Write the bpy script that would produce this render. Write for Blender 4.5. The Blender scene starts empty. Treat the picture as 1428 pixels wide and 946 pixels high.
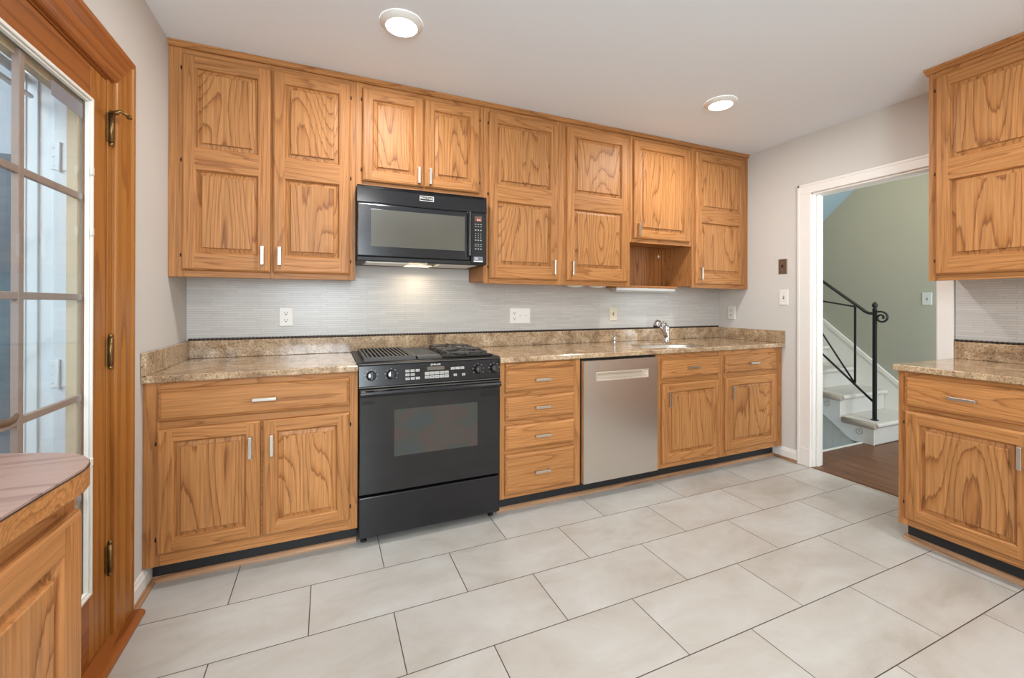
import bpy, bmesh, math, random
from mathutils import Vector, Matrix
random.seed(7)
S = bpy.context.scene
COL = S.collection
PI = math.pi

# ------------------------------------------------------------------ camera, world, light, exposure
F_PX = 595.81
cam = bpy.data.objects.new('camera', bpy.data.cameras.new('camera'))
COL.objects.link(cam)
cam.data.sensor_width = 36.0
cam.data.lens = F_PX / 1428 * 36.0
cam.data.shift_y = (422.73 - 473.0) / 1428
cam.data.clip_start = 0.02
cam.location = (0, -2.8906, 1.2243)
cam.matrix_world = (Matrix.Translation((0, -2.8906, 1.2243)) @ Matrix.Rotation(math.radians(-23.4091), 4, 'Z')
                    @ Matrix.Rotation(math.radians(90.0614), 4, 'X') @ Matrix.Rotation(math.radians(0.1443), 4, 'Z'))
S.camera = cam
vs = S.view_settings
vs.view_transform = 'Standard'; vs.look = 'None'; vs.gamma = 1.0; vs.use_curve_mapping = False
vs.exposure = 0.10
S.cycles.max_bounces = 10; S.cycles.diffuse_bounces = 6

W = bpy.data.worlds.new('world'); S.world = W; W.use_nodes = True
bg = W.node_tree.nodes['Background']
bg.inputs[0].default_value = (0.70, 0.84, 1.0, 1); bg.inputs[1].default_value = .75

CAN_POWER = 13.2          # each ceiling can light
WINDOW_FILL_POWER = 94.0       # fill light at the added window opening behind the viewer
CAN_COL = (1.0, 0.985, 0.97)
CAN_SPOTS = [(0.311, -0.888), (2.304, -0.915)]
CAN_SPOTS_FILL = [(0.311, -2.75), (2.304, -2.75), (0.311, -4.3), (2.304, -4.3)]  # unseen cans added behind the viewer to even out the light

def area_light(name, loc, rot, size, power, col, shape='DISK', size_y=None, spread=PI):
    l = bpy.data.lights.new(name, 'AREA'); l.shape = shape; l.size = size
    if size_y: l.size_y = size_y
    l.energy = power; l.color = col; l.spread = spread
    o = bpy.data.objects.new(name, l); COL.objects.link(o)
    o.location = loc; o.rotation_euler = rot
    return o
for (x, y) in CAN_SPOTS + CAN_SPOTS_FILL:
    area_light('can_lamp', (x, y, 2.486), (0, 0, 0), 0.13, CAN_POWER, CAN_COL)
# added fill light at an unseen, made-up window opening behind the viewer
area_light('window_fill', (-.10, -5.12, 1.55), (PI/2, 0, 0), 1.1, WINDOW_FILL_POWER, (0.82, 0.93, 1.0), 'RECTANGLE', 1.5)
# cool daylight from the hall's front; warm unseen lamp added for the stair wall
area_light('hall_daylight', (4.3, -2.9, 1.4), (PI/2, 0, 0), 1.2, 46.0, (0.84, 0.95, 1.0), 'RECTANGLE', 1.5)
l_ = area_light('hall_warm_wash', (4.0, -1.0, 2.50), (0, 0, 0), 0.25, 8.0, (1.0, 0.80, 0.50))
l_.rotation_euler = (Vector((5.0, .1, 1.7)) - Vector((4.0, -1.0, 2.50))).to_track_quat('-Z', 'Y').to_euler()
# daylight outside the glazed door
area_light('porch_daylight', (-2.2, -2.6, 2.6), (0, math.radians(-50), math.radians(35)), 2.0, 70.0, (0.85, 0.93, 1.0))

# ------------------------------------------------------------------ node materials
def new_mat(name):
    m = bpy.data.materials.new(name); m.use_nodes = True
    nt = m.node_tree; b = nt.nodes['Principled BSDF']
    return m, nt, b
def N(nt, t, **kw):
    n = nt.nodes.new(t)
    for k, v in kw.items(): setattr(n, k, v)
    return n
def srgb(r, g, b):
    f = lambda c: (c/255/12.92) if c/255 <= .04045 else ((c/255+.055)/1.055)**2.4
    return (f(r), f(g), f(b), 1)
def plain(name, rgb, rough=.5, metal=0, spec=.5, coat=0, bump=0, bscale=200, vary=0.03):
    m, nt, b = new_mat(name)
    b.inputs['Roughness'].default_value = rough; b.inputs['Metallic'].default_value = metal
    b.inputs['Specular IOR Level'].default_value = spec
    b.inputs['Coat Weight'].default_value = coat
    tc = N(nt, 'ShaderNodeTexCoord'); no = N(nt, 'ShaderNodeTexNoise')
    no.inputs['Scale'].default_value = 3.0 if not bump else bscale
    nt.links.new(tc.outputs['Object'], no.inputs['Vector'])
    r = N(nt, 'ShaderNodeValToRGB')
    c = srgb(*rgb)
    r.color_ramp.elements[0].color = tuple(x*(1-vary) for x in c[:3]) + (1,)
    r.color_ramp.elements[1].color = tuple(min(1, x*(1+vary)) for x in c[:3]) + (1,)
    r.color_ramp.elements[0].position = .3; r.color_ramp.elements[1].position = .7
    nt.links.new(no.outputs['Fac'], r.inputs['Fac']); nt.links.new(r.outputs['Color'], b.inputs['Base Color'])
    if bump:
        bp = N(nt, 'ShaderNodeBump'); bp.inputs['Strength'].default_value = bump; bp.inputs['Distance'].default_value = .002
        nt.links.new(no.outputs['Fac'], bp.inputs['Height']); nt.links.new(bp.outputs['Normal'], b.inputs['Normal'])
    return m
def wood(name, axis, light, mid, dark, rings=13, nscale=6.5, stretch=.10, fibre=.26, rough=.46, ringmix=.85, seed=0.0, coat=0.0):
    """oak-like grain: contour lines of stretched noise give cathedral figure"""
    m, nt, b = new_mat(name); L = nt.links.new
    tc = N(nt, 'ShaderNodeTexCoord'); oi = N(nt, 'ShaderNodeObjectInfo')
    mul = N(nt, 'ShaderNodeMath', operation='MULTIPLY'); mul.inputs[1].default_value = 37.0
    L(oi.outputs['Random'], mul.inputs[0])
    off = N(nt, 'ShaderNodeVectorMath', operation='ADD'); off.inputs[1].default_value = (seed, seed*1.7, seed*.6)
    L(tc.outputs['Object'], off.inputs[0])
    def mapped(sc):
        mp = N(nt, 'ShaderNodeMapping'); mp.inputs['Scale'].default_value = sc; L(off.outputs[0], mp.inputs['Vector']); return mp
    st = {'x': (stretch, 1, 1), 'y': (1, stretch, 1), 'z': (1, 1, stretch)}[axis]
    mp = mapped(st)
    n1 = N(nt, 'ShaderNodeTexNoise', noise_dimensions='4D'); n1.inputs['Scale'].default_value = nscale
    n1.inputs['Detail'].default_value = 1.2; n1.inputs['Roughness'].default_value = .45; n1.inputs['Distortion'].default_value = .25
    L(mp.outputs[0], n1.inputs['Vector']); L(mul.outputs[0], n1.inputs['W'])
    k = N(nt, 'ShaderNodeMath', operation='MULTIPLY'); k.inputs[1].default_value = rings; L(n1.outputs['Fac'], k.inputs[0])
    # ragged ring edges
    st2 = {'x': (4, 60, 60), 'y': (60, 4, 60), 'z': (60, 60, 4)}[axis]
    mp2 = mapped(st2); n2 = N(nt, 'ShaderNodeTexNoise'); n2.inputs['Scale'].default_value = 1.6; n2.inputs['Detail'].default_value = 2
    L(mp2.outputs[0], n2.inputs['Vector'])
    ja = N(nt, 'ShaderNodeMath', operation='MULTIPLY_ADD'); ja.inputs[1].default_value = .45; L(n2.outputs['Fac'], ja.inputs[0]); L(k.outputs[0], ja.inputs[2])
    fr = N(nt, 'ShaderNodeMath', operation='FRACT'); L(ja.outputs[0], fr.inputs[0])
    cr = N(nt, 'ShaderNodeValToRGB'); e = cr.color_ramp.elements
    e[0].position = 0; e[0].color = dark; e[1].position = .15; e[1].color = mid
    x = cr.color_ramp.elements.new(.42); x.color = light
    x = cr.color_ramp.elements.new(.94); x.color = light
    x = cr.color_ramp.elements.new(1.0); x.color = dark
    L(fr.outputs[0], cr.inputs['Fac'])
    mixr = N(nt, 'ShaderNodeMix', data_type='RGBA'); mixr.inputs['Factor'].default_value = ringmix
    mixr.inputs[6].default_value = mid; L(cr.outputs['Color'], mixr.inputs[7])
    # fine pores
    st3 = {'x': (4, 140, 140), 'y': (140, 4, 140), 'z': (140, 140, 4)}[axis]
    mp3 = mapped(st3); n3 = N(nt, 'ShaderNodeTexNoise'); n3.inputs['Scale'].default_value = 1.0; n3.inputs['Detail'].default_value = 3
    L(mp3.outputs[0], n3.inputs['Vector'])
    r3 = N(nt, 'ShaderNodeMapRange'); r3.inputs[1].default_value = .3; r3.inputs[2].default_value = .7
    r3.inputs[3].default_value = 1 - fibre; r3.inputs[4].default_value = 1 + fibre*.5
    L(n3.outputs['Fac'], r3.inputs[0])
    # board-to-board tone
    n4 = N(nt, 'ShaderNodeTexNoise', noise_dimensions='4D'); n4.inputs['Scale'].default_value = 1.5; L(mp.outputs[0], n4.inputs['Vector']); L(mul.outputs[0], n4.inputs['W'])
    r4 = N(nt, 'ShaderNodeMapRange'); r4.inputs[1].default_value = .3; r4.inputs[2].default_value = .7; r4.inputs[3].default_value = .86; r4.inputs[4].default_value = 1.10
    L(n4.outputs['Fac'], r4.inputs[0])
    mm = N(nt, 'ShaderNodeMath', operation='MULTIPLY'); L(r3.outputs[0], mm.inputs[0]); L(r4.outputs[0], mm.inputs[1])
    sc = N(nt, 'ShaderNodeVectorMath', operation='SCALE'); L(mixr.outputs[2], sc.inputs[0]); L(mm.outputs[0], sc.inputs['Scale'])
    L(sc.outputs[0], b.inputs['Base Color'])
    bp = N(nt, 'ShaderNodeBump'); bp.inputs['Strength'].default_value = .12; bp.inputs['Distance'].default_value = .001
    L(n3.outputs['Fac'], bp.inputs['Height']); L(bp.outputs['Normal'], b.inputs['Normal'])
    b.inputs['Roughness'].default_value = rough; b.inputs['Specular IOR Level'].default_value = .28; b.inputs['Coat Weight'].default_value = coat; b.inputs['Coat Roughness'].default_value = .25
    return m
OL, OM, OD = srgb(188, 133, 81), srgb(176, 118, 67), srgb(118, 71, 37)
OAK_P = wood('oak_panel', 'z', OL, OM, OD, rings=30, nscale=4.2, stretch=.13, ringmix=.75)
OAK_V = wood('oak_stile', 'z', OL, OM, OD, rings=26, nscale=8, stretch=.05, ringmix=.45, seed=3.3)
OAK_H = wood('oak_rail', 'x', OL, OM, OD, rings=24, nscale=7, stretch=.08, ringmix=.55, seed=5.1)
OAKS = [OAK_P, OAK_V, OAK_H]
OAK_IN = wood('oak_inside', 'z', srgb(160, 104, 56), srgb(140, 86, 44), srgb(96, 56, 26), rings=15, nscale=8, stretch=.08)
PL, PM, PD = srgb(172, 112, 52), srgb(160, 100, 42), srgb(138, 80, 32)
PINE_V = wood('pine_upright', 'z', PL, PM, PD, rings=7, nscale=9, stretch=.04, ringmix=.8, fibre=.06, rough=.34, coat=.06)
PINE_H = wood('pine_cross', 'y', srgb(156, 92, 44), srgb(140, 80, 37), srgb(116, 63, 28), rings=7, nscale=9, stretch=.04, ringmix=.8, fibre=.06, rough=.34, coat=.06)
SHOE_X = wood('shoe_oak_x', 'x', srgb(178, 138, 104), srgb(164, 124, 92), srgb(132, 94, 66), rings=8, nscale=9, stretch=.05)
SHOE_Y = wood('shoe_oak_y', 'y', srgb(178, 138, 104), srgb(164, 124, 92), srgb(132, 94, 66), rings=8, nscale=9, stretch=.05)
LAMI = wood('laminate_top', 'x', srgb(176, 148, 136), srgb(158, 130, 120), srgb(136, 106, 96), rings=7, nscale=7, stretch=.10, fibre=.12, rough=.3, ringmix=.8)
DARKW = wood('dark_floor_boards', 'y', srgb(120, 78, 48), srgb(100, 62, 38), srgb(66, 38, 22), rings=9, nscale=9, stretch=.05, rough=.36, coat=.1)

WALL_P = plain('wall_paint', (207, 203, 197), .85, bump=.05, bscale=300, vary=.01)
CEIL_P = plain('ceiling_paint', (233, 240, 247), .9, bump=.05, bscale=300, vary=.01)
TRIM_W = plain('white_trim_paint', (232, 228, 222), .45, vary=.01)
HALL_P = plain('hall_paint', (164, 164, 150), .85, vary=.015)
SOFF_BLUE = plain('soffit_daylight_tint', (150, 172, 184), .85, vary=.01)  # blue of the daylight is put into the soffit colour
STAIR_W = plain('stair_white_paint', (226, 226, 220), .6, vary=.01)
BEAD_P = plain('beadboard_paint', (186, 188, 178), .6, vary=.01)
NICKEL = plain('brushed_nickel', (206, 200, 190), .34, 1.0, vary=.03)
CHROME = plain('chrome', (220, 222, 226), .08, 1.0, vary=.01)
BLK_G = plain('black_enamel', (22, 22, 25), .18, spec=.5, vary=.05)
BLK_GL = plain('black_glass', (18, 18, 21), .08, spec=.65, vary=.05)
BLK_S = plain('black_satin', (30, 29, 29), .42, spec=.3, vary=.05)
BLK_M = plain('cast_iron', (70, 67, 64), .5, bump=.2, bscale=400, vary=.08)
IRON = plain('wrought_iron', (22, 23, 24), .45, vary=.05)
KICK = plain('black_vinyl', (34, 35, 38), .55, vary=.06)
MARK = plain('grey_print', (170, 168, 162), .5)
WHITE_PL = plain('white_plastic', (232, 229, 223), .35, vary=.01)
ALMOND = plain('almond_plastic', (214, 204, 180), .4, vary=.01)
SLOT = plain('dark_slot', (40, 34, 30), .6)
BRASS = plain('aged_brass', (130, 104, 66), .35, .9, vary=.15)
BRONZE = plain('bronze_plate', (118, 100, 82), .45, .5, vary=.08)
SCREW = plain('dark_hinge_steel', (52, 36, 26), .5, .4)
WALUM = plain('white_aluminium', (226, 232, 236), .4, vary=.01)
WVINYL = plain('white_vinyl', (228, 226, 218), .45, vary=.01)
BEIGE_ST = plain('beige_glazing_stop', (196, 178, 152), .6, vary=.03)
MUNT = plain('muntin_taupe', (152, 134, 126), .5, vary=.03)  # one even grey taupe for the whole grid
CARPET_SHADE = plain('carpet_shaded', (172, 160, 146), .95, bump=.9, bscale=260, vary=.12)  # same carpet, with the shade of the open side put into its colour
CARPET = plain('carpet', (206, 202, 196), .95, bump=.9, bscale=260, vary=.12)
STICK = plain('sticker_grey', (122, 124, 132), .4)
KNOBG = plain('knob_cap', (26, 27, 30), .12, spec=.9)
SCREEN = plain('brown_lcd', (92, 84, 70), .3)

def emis(name, rgb, strength):
    m, nt, b = new_mat(name)
    b.inputs['Base Color'].default_value = (*rgb, 1); b.inputs['Emission Color'].default_value = (*rgb, 1); b.inputs['Emission Strength'].default_value = strength
    return m
LAMP_ON = emis('lamp_diffuser', (1, .97, .92), 6.0)
HOOD_ON = emis('hood_lamp_lens', (1, .86, .66), .9)
LED_RED = emis('display_digits', (1, .45, .30), 1.2)

def steel():
    m, nt, b = new_mat('stainless_steel'); L = nt.links.new
    tc = N(nt, 'ShaderNodeTexCoord'); mp = N(nt, 'ShaderNodeMapping'); mp.inputs['Scale'].default_value = (1.5, 1, 260)
    no = N(nt, 'ShaderNodeTexNoise'); no.inputs['Scale'].default_value = 2; no.inputs['Detail'].default_value = 3
    L(tc.outputs['Object'], mp.inputs['Vector']); L(mp.outputs[0], no.inputs['Vector'])
    r = N(nt, 'ShaderNodeMapRange'); r.inputs[3].default_value = .26; r.inputs[4].default_value = .38
    L(no.outputs['Fac'], r.inputs[0]); L(r.outputs[0], b.inputs['Roughness'])
    b.inputs['Metallic'].default_value = 1; b.inputs['Base Color'].default_value = srgb(218, 213, 206)
    b.inputs['Anisotropic'].default_value = .6
    return m
STEEL = steel()
def granite():
    m, nt, b = new_mat('granite'); L = nt.links.new
    geo = N(nt, 'ShaderNodeNewGeometry')
    n1 = N(nt, 'ShaderNodeTexNoise'); n1.inputs['Scale'].default_value = 7; n1.inputs['Detail'].default_value = 7; n1.inputs['Roughness'].default_value = .62; n1.inputs['Distortion'].default_value = 1.2
    n2 = N(nt, 'ShaderNodeTexNoise'); n2.inputs['Scale'].default_value = 120; n2.inputs['Detail'].default_value = 4; n2.inputs['Roughness'].default_value = .7
    n3 = N(nt, 'ShaderNodeTexVoronoi'); n3.inputs['Scale'].default_value = 190
    for n in (n1, n2, n3): L(geo.outputs['Position'], n.inputs['Vector'])
    c1 = N(nt, 'ShaderNodeValToRGB'); e = c1.color_ramp.elements
    e[0].position = .26; e[0].color = srgb(118, 97, 78); e[1].position = .72; e[1].color = srgb(212, 194, 168)
    x = e.new(.42); x.color = srgb(168, 141, 112); x = e.new(.55); x.color = srgb(192, 167, 136)
    L(n1.outputs['Fac'], c1.inputs['Fac'])
    c2 = N(nt, 'ShaderNodeValToRGB'); e = c2.color_ramp.elements
    e[0].position = .34; e[0].color = (.16, .12, .10, 1); e[1].position = .62; e[1].color = (1.12, 1.1, 1.06, 1)
    x = e.new(.46); x.color = (.82, .79, .76, 1)
    L(n2.outputs['Fac'], c2.inputs['Fac'])
    mx = N(nt, 'ShaderNodeMix', data_type='RGBA', blend_type='MULTIPLY'); mx.inputs['Factor'].default_value = .8
    L(c1.outputs['Color'], mx.inputs[6]); L(c2.outputs['Color'], mx.inputs[7])
    mx2 = N(nt, 'ShaderNodeMix', data_type='RGBA', blend_type='OVERLAY'); mx2.inputs['Factor'].default_value = .22
    bw = N(nt, 'ShaderNodeRGBToBW'); L(n3.outputs['Color'], bw.inputs[0]); L(mx.outputs[2], mx2.inputs[6]); L(bw.outputs[0], mx2.inputs[7])
    L(mx2.outputs[2], b.inputs['Base Color']); b.inputs['Roughness'].default_value = .12
    return m
GRAN = granite()
def floor_tile():
    m, nt, b = new_mat('floor_tile'); L = nt.links.new
    tc = N(nt, 'ShaderNodeTexCoord'); mp = N(nt, 'ShaderNodeMapping'); mp.inputs['Location'].default_value = (.06 - .306 + .612*20, 1.1535 + .3085*40, 0)
    L(tc.outputs['Object'], mp.inputs['Vector'])
    br = N(nt, 'ShaderNodeTexBrick'); br.offset = .5; br.offset_frequency = 2; br.squash = 1
    br.inputs['Scale'].default_value = 1; br.inputs['Brick Width'].default_value = .612; br.inputs['Row Height'].default_value = .3085
    br.inputs['Mortar Size'].default_value = .0019; br.inputs['Mortar Smooth'].default_value = .1; br.inputs['Bias'].default_value = 0
    br.inputs['Color1'].default_value = (.0, .0, .0, 1); br.inputs['Color2'].default_value = (1, 1, 1, 1); br.inputs['Mortar'].default_value = (.5, .5, .5, 1)
    L(mp.outputs[0], br.inputs['Vector'])
    mpn = N(nt, 'ShaderNodeMapping'); mpn.inputs['Scale'].default_value = (.55, 1, 1); L(tc.outputs['Object'], mpn.inputs['Vector'])
    wm = N(nt, 'ShaderNodeMath', operation='MULTIPLY'); wm.inputs[1].default_value = 9
    L(br.outputs['Color'], wm.inputs[0])
    n1 = N(nt, 'ShaderNodeTexNoise', noise_dimensions='4D'); n1.inputs['Scale'].default_value = 4.2; n1.inputs['Detail'].default_value = 7; n1.inputs['Roughness'].default_value = .62; n1.inputs['Distortion'].default_value = .6
    L(mpn.outputs[0], n1.inputs['Vector']); L(wm.outputs[0], n1.inputs['W'])
    c1 = N(nt, 'ShaderNodeValToRGB'); e = c1.color_ramp.elements
    e[0].position = .30; e[0].color = srgb(164, 157, 147); e[1].position = .66; e[1].color = srgb(188, 186, 181)
    x = e.new(.45); x.color = srgb(177, 172, 164)
    L(n1.outputs['Fac'], c1.inputs['Fac'])
    mx = N(nt, 'ShaderNodeMix', data_type='RGBA'); L(br.outputs['Fac'], mx.inputs['Factor'])
    L(c1.outputs['Color'], mx.inputs[6]); mx.inputs[7].default_value = srgb(72, 62, 54)
    L(mx.outputs[2], b.inputs['Base Color'])
    b.inputs['Roughness'].default_value = .36
    bp = N(nt, 'ShaderNodeBump'); bp.inputs['Strength'].default_value = .4; bp.inputs['Distance'].default_value = .002; bp.invert = True
    L(br.outputs['Fac'], bp.inputs['Height']); L(bp.outputs['Normal'], b.inputs['Normal'])
    return m
FLOOR_T = floor_tile()
def strip_tile():
    m, nt, b = new_mat('glass_strip_tile'); L = nt.links.new
    tc = N(nt, 'ShaderNodeTexCoord')
    br = N(nt, 'ShaderNodeTexBrick'); br.offset = .37; br.offset_frequency = 3; br.squash = .7; br.squash_frequency = 2
    br.inputs['Scale'].default_value = 1; br.inputs['Brick Width'].default_value = .17; br.inputs['Row Height'].default_value = .0135
    br.inputs['Mortar Size'].default_value = .0008; br.inputs['Mortar Smooth'].default_value = .2
    br.inputs['Color1'].default_value = srgb(188, 185, 180); br.inputs['Color2'].default_value = srgb(198, 195, 190); br.inputs['Mortar'].default_value = srgb(164, 160, 154)
    L(tc.outputs['Object'], br.inputs['Vector']); L(br.outputs['Color'], b.inputs['Base Color'])
    b.inputs['Roughness'].default_value = .26
    bp = N(nt, 'ShaderNodeBump'); bp.inputs['Strength'].default_value = .35; bp.inputs['Distance'].default_value = .001; bp.invert = True
    L(br.outputs['Fac'], bp.inputs['Height']); L(bp.outputs['Normal'], b.inputs['Normal'])
    return m
STRIP = strip_tile()
def siding():
    m, nt, b = new_mat('outside_siding'); L = nt.links.new
    tc = N(nt, 'ShaderNodeTexCoord'); mp = N(nt, 'ShaderNodeMapping'); mp.inputs['Scale'].default_value = (1, 1, 1)
    wv = N(nt, 'ShaderNodeTexWave', bands_direction='Z', wave_profile='SAW'); wv.inputs['Scale'].default_value = 2.6
    no = N(nt, 'ShaderNodeTexNoise'); no.inputs['Scale'].default_value = 1.2; no.inputs['Detail'].default_value = 4
    L(tc.outputs['Object'], wv.inputs['Vector']); L(tc.outputs['Object'], no.inputs['Vector'])
    c = N(nt, 'ShaderNodeValToRGB'); e = c.color_ramp.elements
    e[0].position = .3; e[0].color = srgb(104, 120, 130); e[1].position = .7; e[1].color = srgb(150, 168, 178)
    L(no.outputs['Fac'], c.inputs['Fac'])
    mx = N(nt, 'ShaderNodeMix', data_type='RGBA', blend_type='MULTIPLY'); mx.inputs['Factor'].default_value = .12
    L(c.outputs['Color'], mx.inputs[6]); L(wv.outputs['Color'], mx.inputs[7]); L(mx.outputs[2], b.inputs['Base Color'])
    b.inputs['Roughness'].default_value = .8
    return m
SIDING = siding()
def thin_glass(name='thin_glass', tint=(.96, .98, .98, 1), refl=.06):
    m, nt, b = new_mat(name); L = nt.links.new
    nt.nodes.remove(b)
    tr = N(nt, 'ShaderNodeBsdfTransparent'); tr.inputs[0].default_value = tint
    gl = N(nt, 'ShaderNodeBsdfGlossy'); gl.inputs['Roughness'].default_value = .02
    lw_ = N(nt, 'ShaderNodeLayerWeight'); lw_.inputs['Blend'].default_value = .5
    pw = N(nt, 'ShaderNodeMath', operation='POWER'); pw.inputs[1].default_value = 5.0; L(lw_.outputs['Facing'], pw.inputs[0])
    fr = N(nt, 'ShaderNodeMath', operation='MULTIPLY_ADD'); fr.inputs[1].default_value = .55; fr.inputs[2].default_value = .03; L(pw.outputs[0], fr.inputs[0])
    mx = N(nt, 'ShaderNodeMixShader'); L(fr.outputs[0], mx.inputs[0]); L(tr.outputs[0], mx.inputs[1]); L(gl.outputs[0], mx.inputs[2])
    L(mx.outputs[0], nt.nodes['Material Output'].inputs['Surface'])
    return m
GLASS = thin_glass()
def oven_screen():  # noise tints put the screen's moire sheen into the base colour
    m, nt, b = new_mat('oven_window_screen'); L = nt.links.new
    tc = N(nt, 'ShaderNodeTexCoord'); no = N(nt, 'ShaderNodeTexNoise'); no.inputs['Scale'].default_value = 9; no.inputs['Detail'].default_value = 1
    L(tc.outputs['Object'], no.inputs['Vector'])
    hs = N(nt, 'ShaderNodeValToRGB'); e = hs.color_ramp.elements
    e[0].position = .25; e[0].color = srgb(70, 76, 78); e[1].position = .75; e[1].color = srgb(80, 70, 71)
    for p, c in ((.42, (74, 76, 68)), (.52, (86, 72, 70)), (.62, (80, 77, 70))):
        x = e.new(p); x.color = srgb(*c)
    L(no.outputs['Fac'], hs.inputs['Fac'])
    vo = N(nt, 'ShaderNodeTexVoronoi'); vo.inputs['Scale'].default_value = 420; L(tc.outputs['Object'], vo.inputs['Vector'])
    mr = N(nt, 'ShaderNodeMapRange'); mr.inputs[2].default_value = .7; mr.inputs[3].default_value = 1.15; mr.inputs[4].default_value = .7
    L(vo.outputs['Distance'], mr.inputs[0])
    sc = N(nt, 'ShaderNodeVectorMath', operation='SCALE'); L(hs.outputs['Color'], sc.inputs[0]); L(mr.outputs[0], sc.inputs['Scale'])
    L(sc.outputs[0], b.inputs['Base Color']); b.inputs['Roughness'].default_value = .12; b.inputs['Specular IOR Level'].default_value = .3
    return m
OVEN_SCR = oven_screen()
MW_SCR = plain('oven_mesh_window', (86, 84, 76), .14, spec=.5, bump=.0, vary=.06)

# ------------------------------------------------------------------ mesh helpers
class MB:
    def __init__(s): s.bm = bmesh.new()
    def quad(s, pts, mi=0):
        try:
            f = s.bm.faces.new([s.bm.verts.new(p) for p in pts]); f.material_index = mi; return f
        except ValueError: return None
    def box(s, x0, x1, y0, y1, z0, z1, mi=0):
        if x0 > x1: x0, x1 = x1, x0
        if y0 > y1: y0, y1 = y1, y0
        if z0 > z1: z0, z1 = z1, z0
        v = [s.bm.verts.new(p) for p in ((x0,y0,z0),(x1,y0,z0),(x1,y1,z0),(x0,y1,z0),(x0,y0,z1),(x1,y0,z1),(x1,y1,z1),(x0,y1,z1))]
        for q in ((3,2,1,0),(4,5,6,7),(0,1,5,4),(1,2,6,5),(2,3,7,6),(3,0,4,7)):
            s.bm.faces.new([v[i] for i in q]).material_index = mi
        return s
    def prism(s, poly, axis, a, b, mi=0):
        """poly 2D list extruded along axis from a to b; axis x: (y,z), y: (x,z), z: (x,y)"""
        def P(p, t): return {'x': (t, p[0], p[1]), 'y': (p[0], t, p[1]), 'z': (p[0], p[1], t)}[axis]
        A = [s.bm.verts.new(P(p, a)) for p in poly]; B = [s.bm.verts.new(P(p, b)) for p in poly]
        n = len(poly)
        fs = [s.bm.faces.new(A), s.bm.faces.new(B[::-1])]
        for i in range(n): fs.append(s.bm.faces.new([A[i], B[i], B[(i+1) % n], A[(i+1) % n]]))
        for f in fs: f.material_index = mi
        return s
    def tube(s, pts, r, n=12, mi=0, cap=True, flat=None):
        pts = [Vector(p) for p in pts]; rs = r if isinstance(r, (list, tuple)) else [r]*len(pts)
        rings = []; up = None
        for i, p in enumerate(pts):
            d = (pts[min(i+1, len(pts)-1)] - pts[max(i-1, 0)]).normalized()
            if up is None:
                up = Vector((0, 0, 1)) if abs(d.z) < .9 else Vector((1, 0, 0))
            a = d.cross(up)
            if a.length < 1e-5: a = d.orthogonal()
            a.normalize(); b = a.cross(d).normalized(); up = b
            fa, fb = flat if flat else (1, 1)
            rings.append([s.bm.verts.new(p + (a*math.cos(2*PI*k/n)*fa + b*math.sin(2*PI*k/n)*fb)*rs[i]) for k in range(n)])
        for i in range(len(rings)-1):
            for k in range(n):
                f = s.bm.faces.new([rings[i][k], rings[i][(k+1) % n], rings[i+1][(k+1) % n], rings[i+1][k]]); f.material_index = mi; f.smooth = True
        if cap:
            s.bm.faces.new(rings[0][::-1]).material_index = mi; s.bm.faces.new(rings[-1]).material_index = mi
        return s
    def lathe(s, prof, c=(0, 0, 0), n=32, mi=0, axis='z', cap=True):
        """prof: (r, h) list revolved round axis through c"""
        rings = []
        for r, h in prof:
            ring = []
            for k in range(n):
                a = 2*PI*k/n; u, v = r*math.cos(a), r*math.sin(a)
                p = {'z': (u, v, h), 'y': (u, h, v), 'x': (h, u, v)}[axis]
                ring.append(s.bm.verts.new((c[0]+p[0], c[1]+p[1], c[2]+p[2])))
            rings.append(ring)
        for i in range(len(rings)-1):
            for k in range(n):
                f = s.bm.faces.new([rings[i][k], rings[i][(k+1) % n], rings[i+1][(k+1) % n], rings[i+1][k]]); f.material_index = mi; f.smooth = True
        if cap:
            s.bm.faces.new(rings[0][::-1]).material_index = mi; s.bm.faces.new(rings[-1]).material_index = mi
        return s
    def loops(s, rects, mi_lr=0, mi_tb=0, close=None):
        """rects: list of (x0,x1,z0,z1,y); bridges neighbours; close = material of the last face"""
        for a, b in zip(rects, rects[1:]):
            A = [(a[0],a[4],a[2]),(a[1],a[4],a[2]),(a[1],a[4],a[3]),(a[0],a[4],a[3])]
            B = [(b[0],b[4],b[2]),(b[1],b[4],b[2]),(b[1],b[4],b[3]),(b[0],b[4],b[3])]
            for i in range(4):
                j = (i+1) % 4
                s.quad([A[i], A[j], B[j], B[i]], mi_tb if i in (0, 2) else mi_lr)
        if close is not None:
            b = rects[-1]; s.quad([(b[0],b[4],b[2]),(b[1],b[4],b[2]),(b[1],b[4],b[3]),(b[0],b[4],b[3])], close)
        return s
    def build(s, name, mats, parent=None, loc=(0, 0, 0), rot=None, bevel=0, seg=2, fix=True):
        if fix: bmesh.ops.recalc_face_normals(s.bm, faces=s.bm.faces)
        me = bpy.data.meshes.new(name); s.bm.to_mesh(me); s.bm.free()
        o = bpy.data.objects.new(name, me); COL.objects.link(o)
        for m in (mats if isinstance(mats, (list, tuple)) else [mats]): me.materials.append(m)
        o.location = loc
        if rot: o.rotation_euler = rot
        if parent: o.parent = parent
        if bevel:
            md = o.modifiers.new('bevel', 'BEVEL'); md.width = bevel; md.segments = seg; md.limit_method = 'ANGLE'; md.angle_limit = math.radians(40)
            md.harden_normals = False
        return o
def tag(o, label, cat, group=None):
    o['label'] = label; o['category'] = cat
    if group: o['group'] = group
    return o
def thing(name, label, cat, loc=(0, 0, 0), rz=0, group=None):
    o = bpy.data.objects.new(name, None); COL.objects.link(o); o.location = loc; o.rotation_euler = (0, 0, rz)
    o.empty_display_size = .1
    return tag(o, label, cat, group)
def struct(o): o['kind'] = 'structure'; return o
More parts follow.
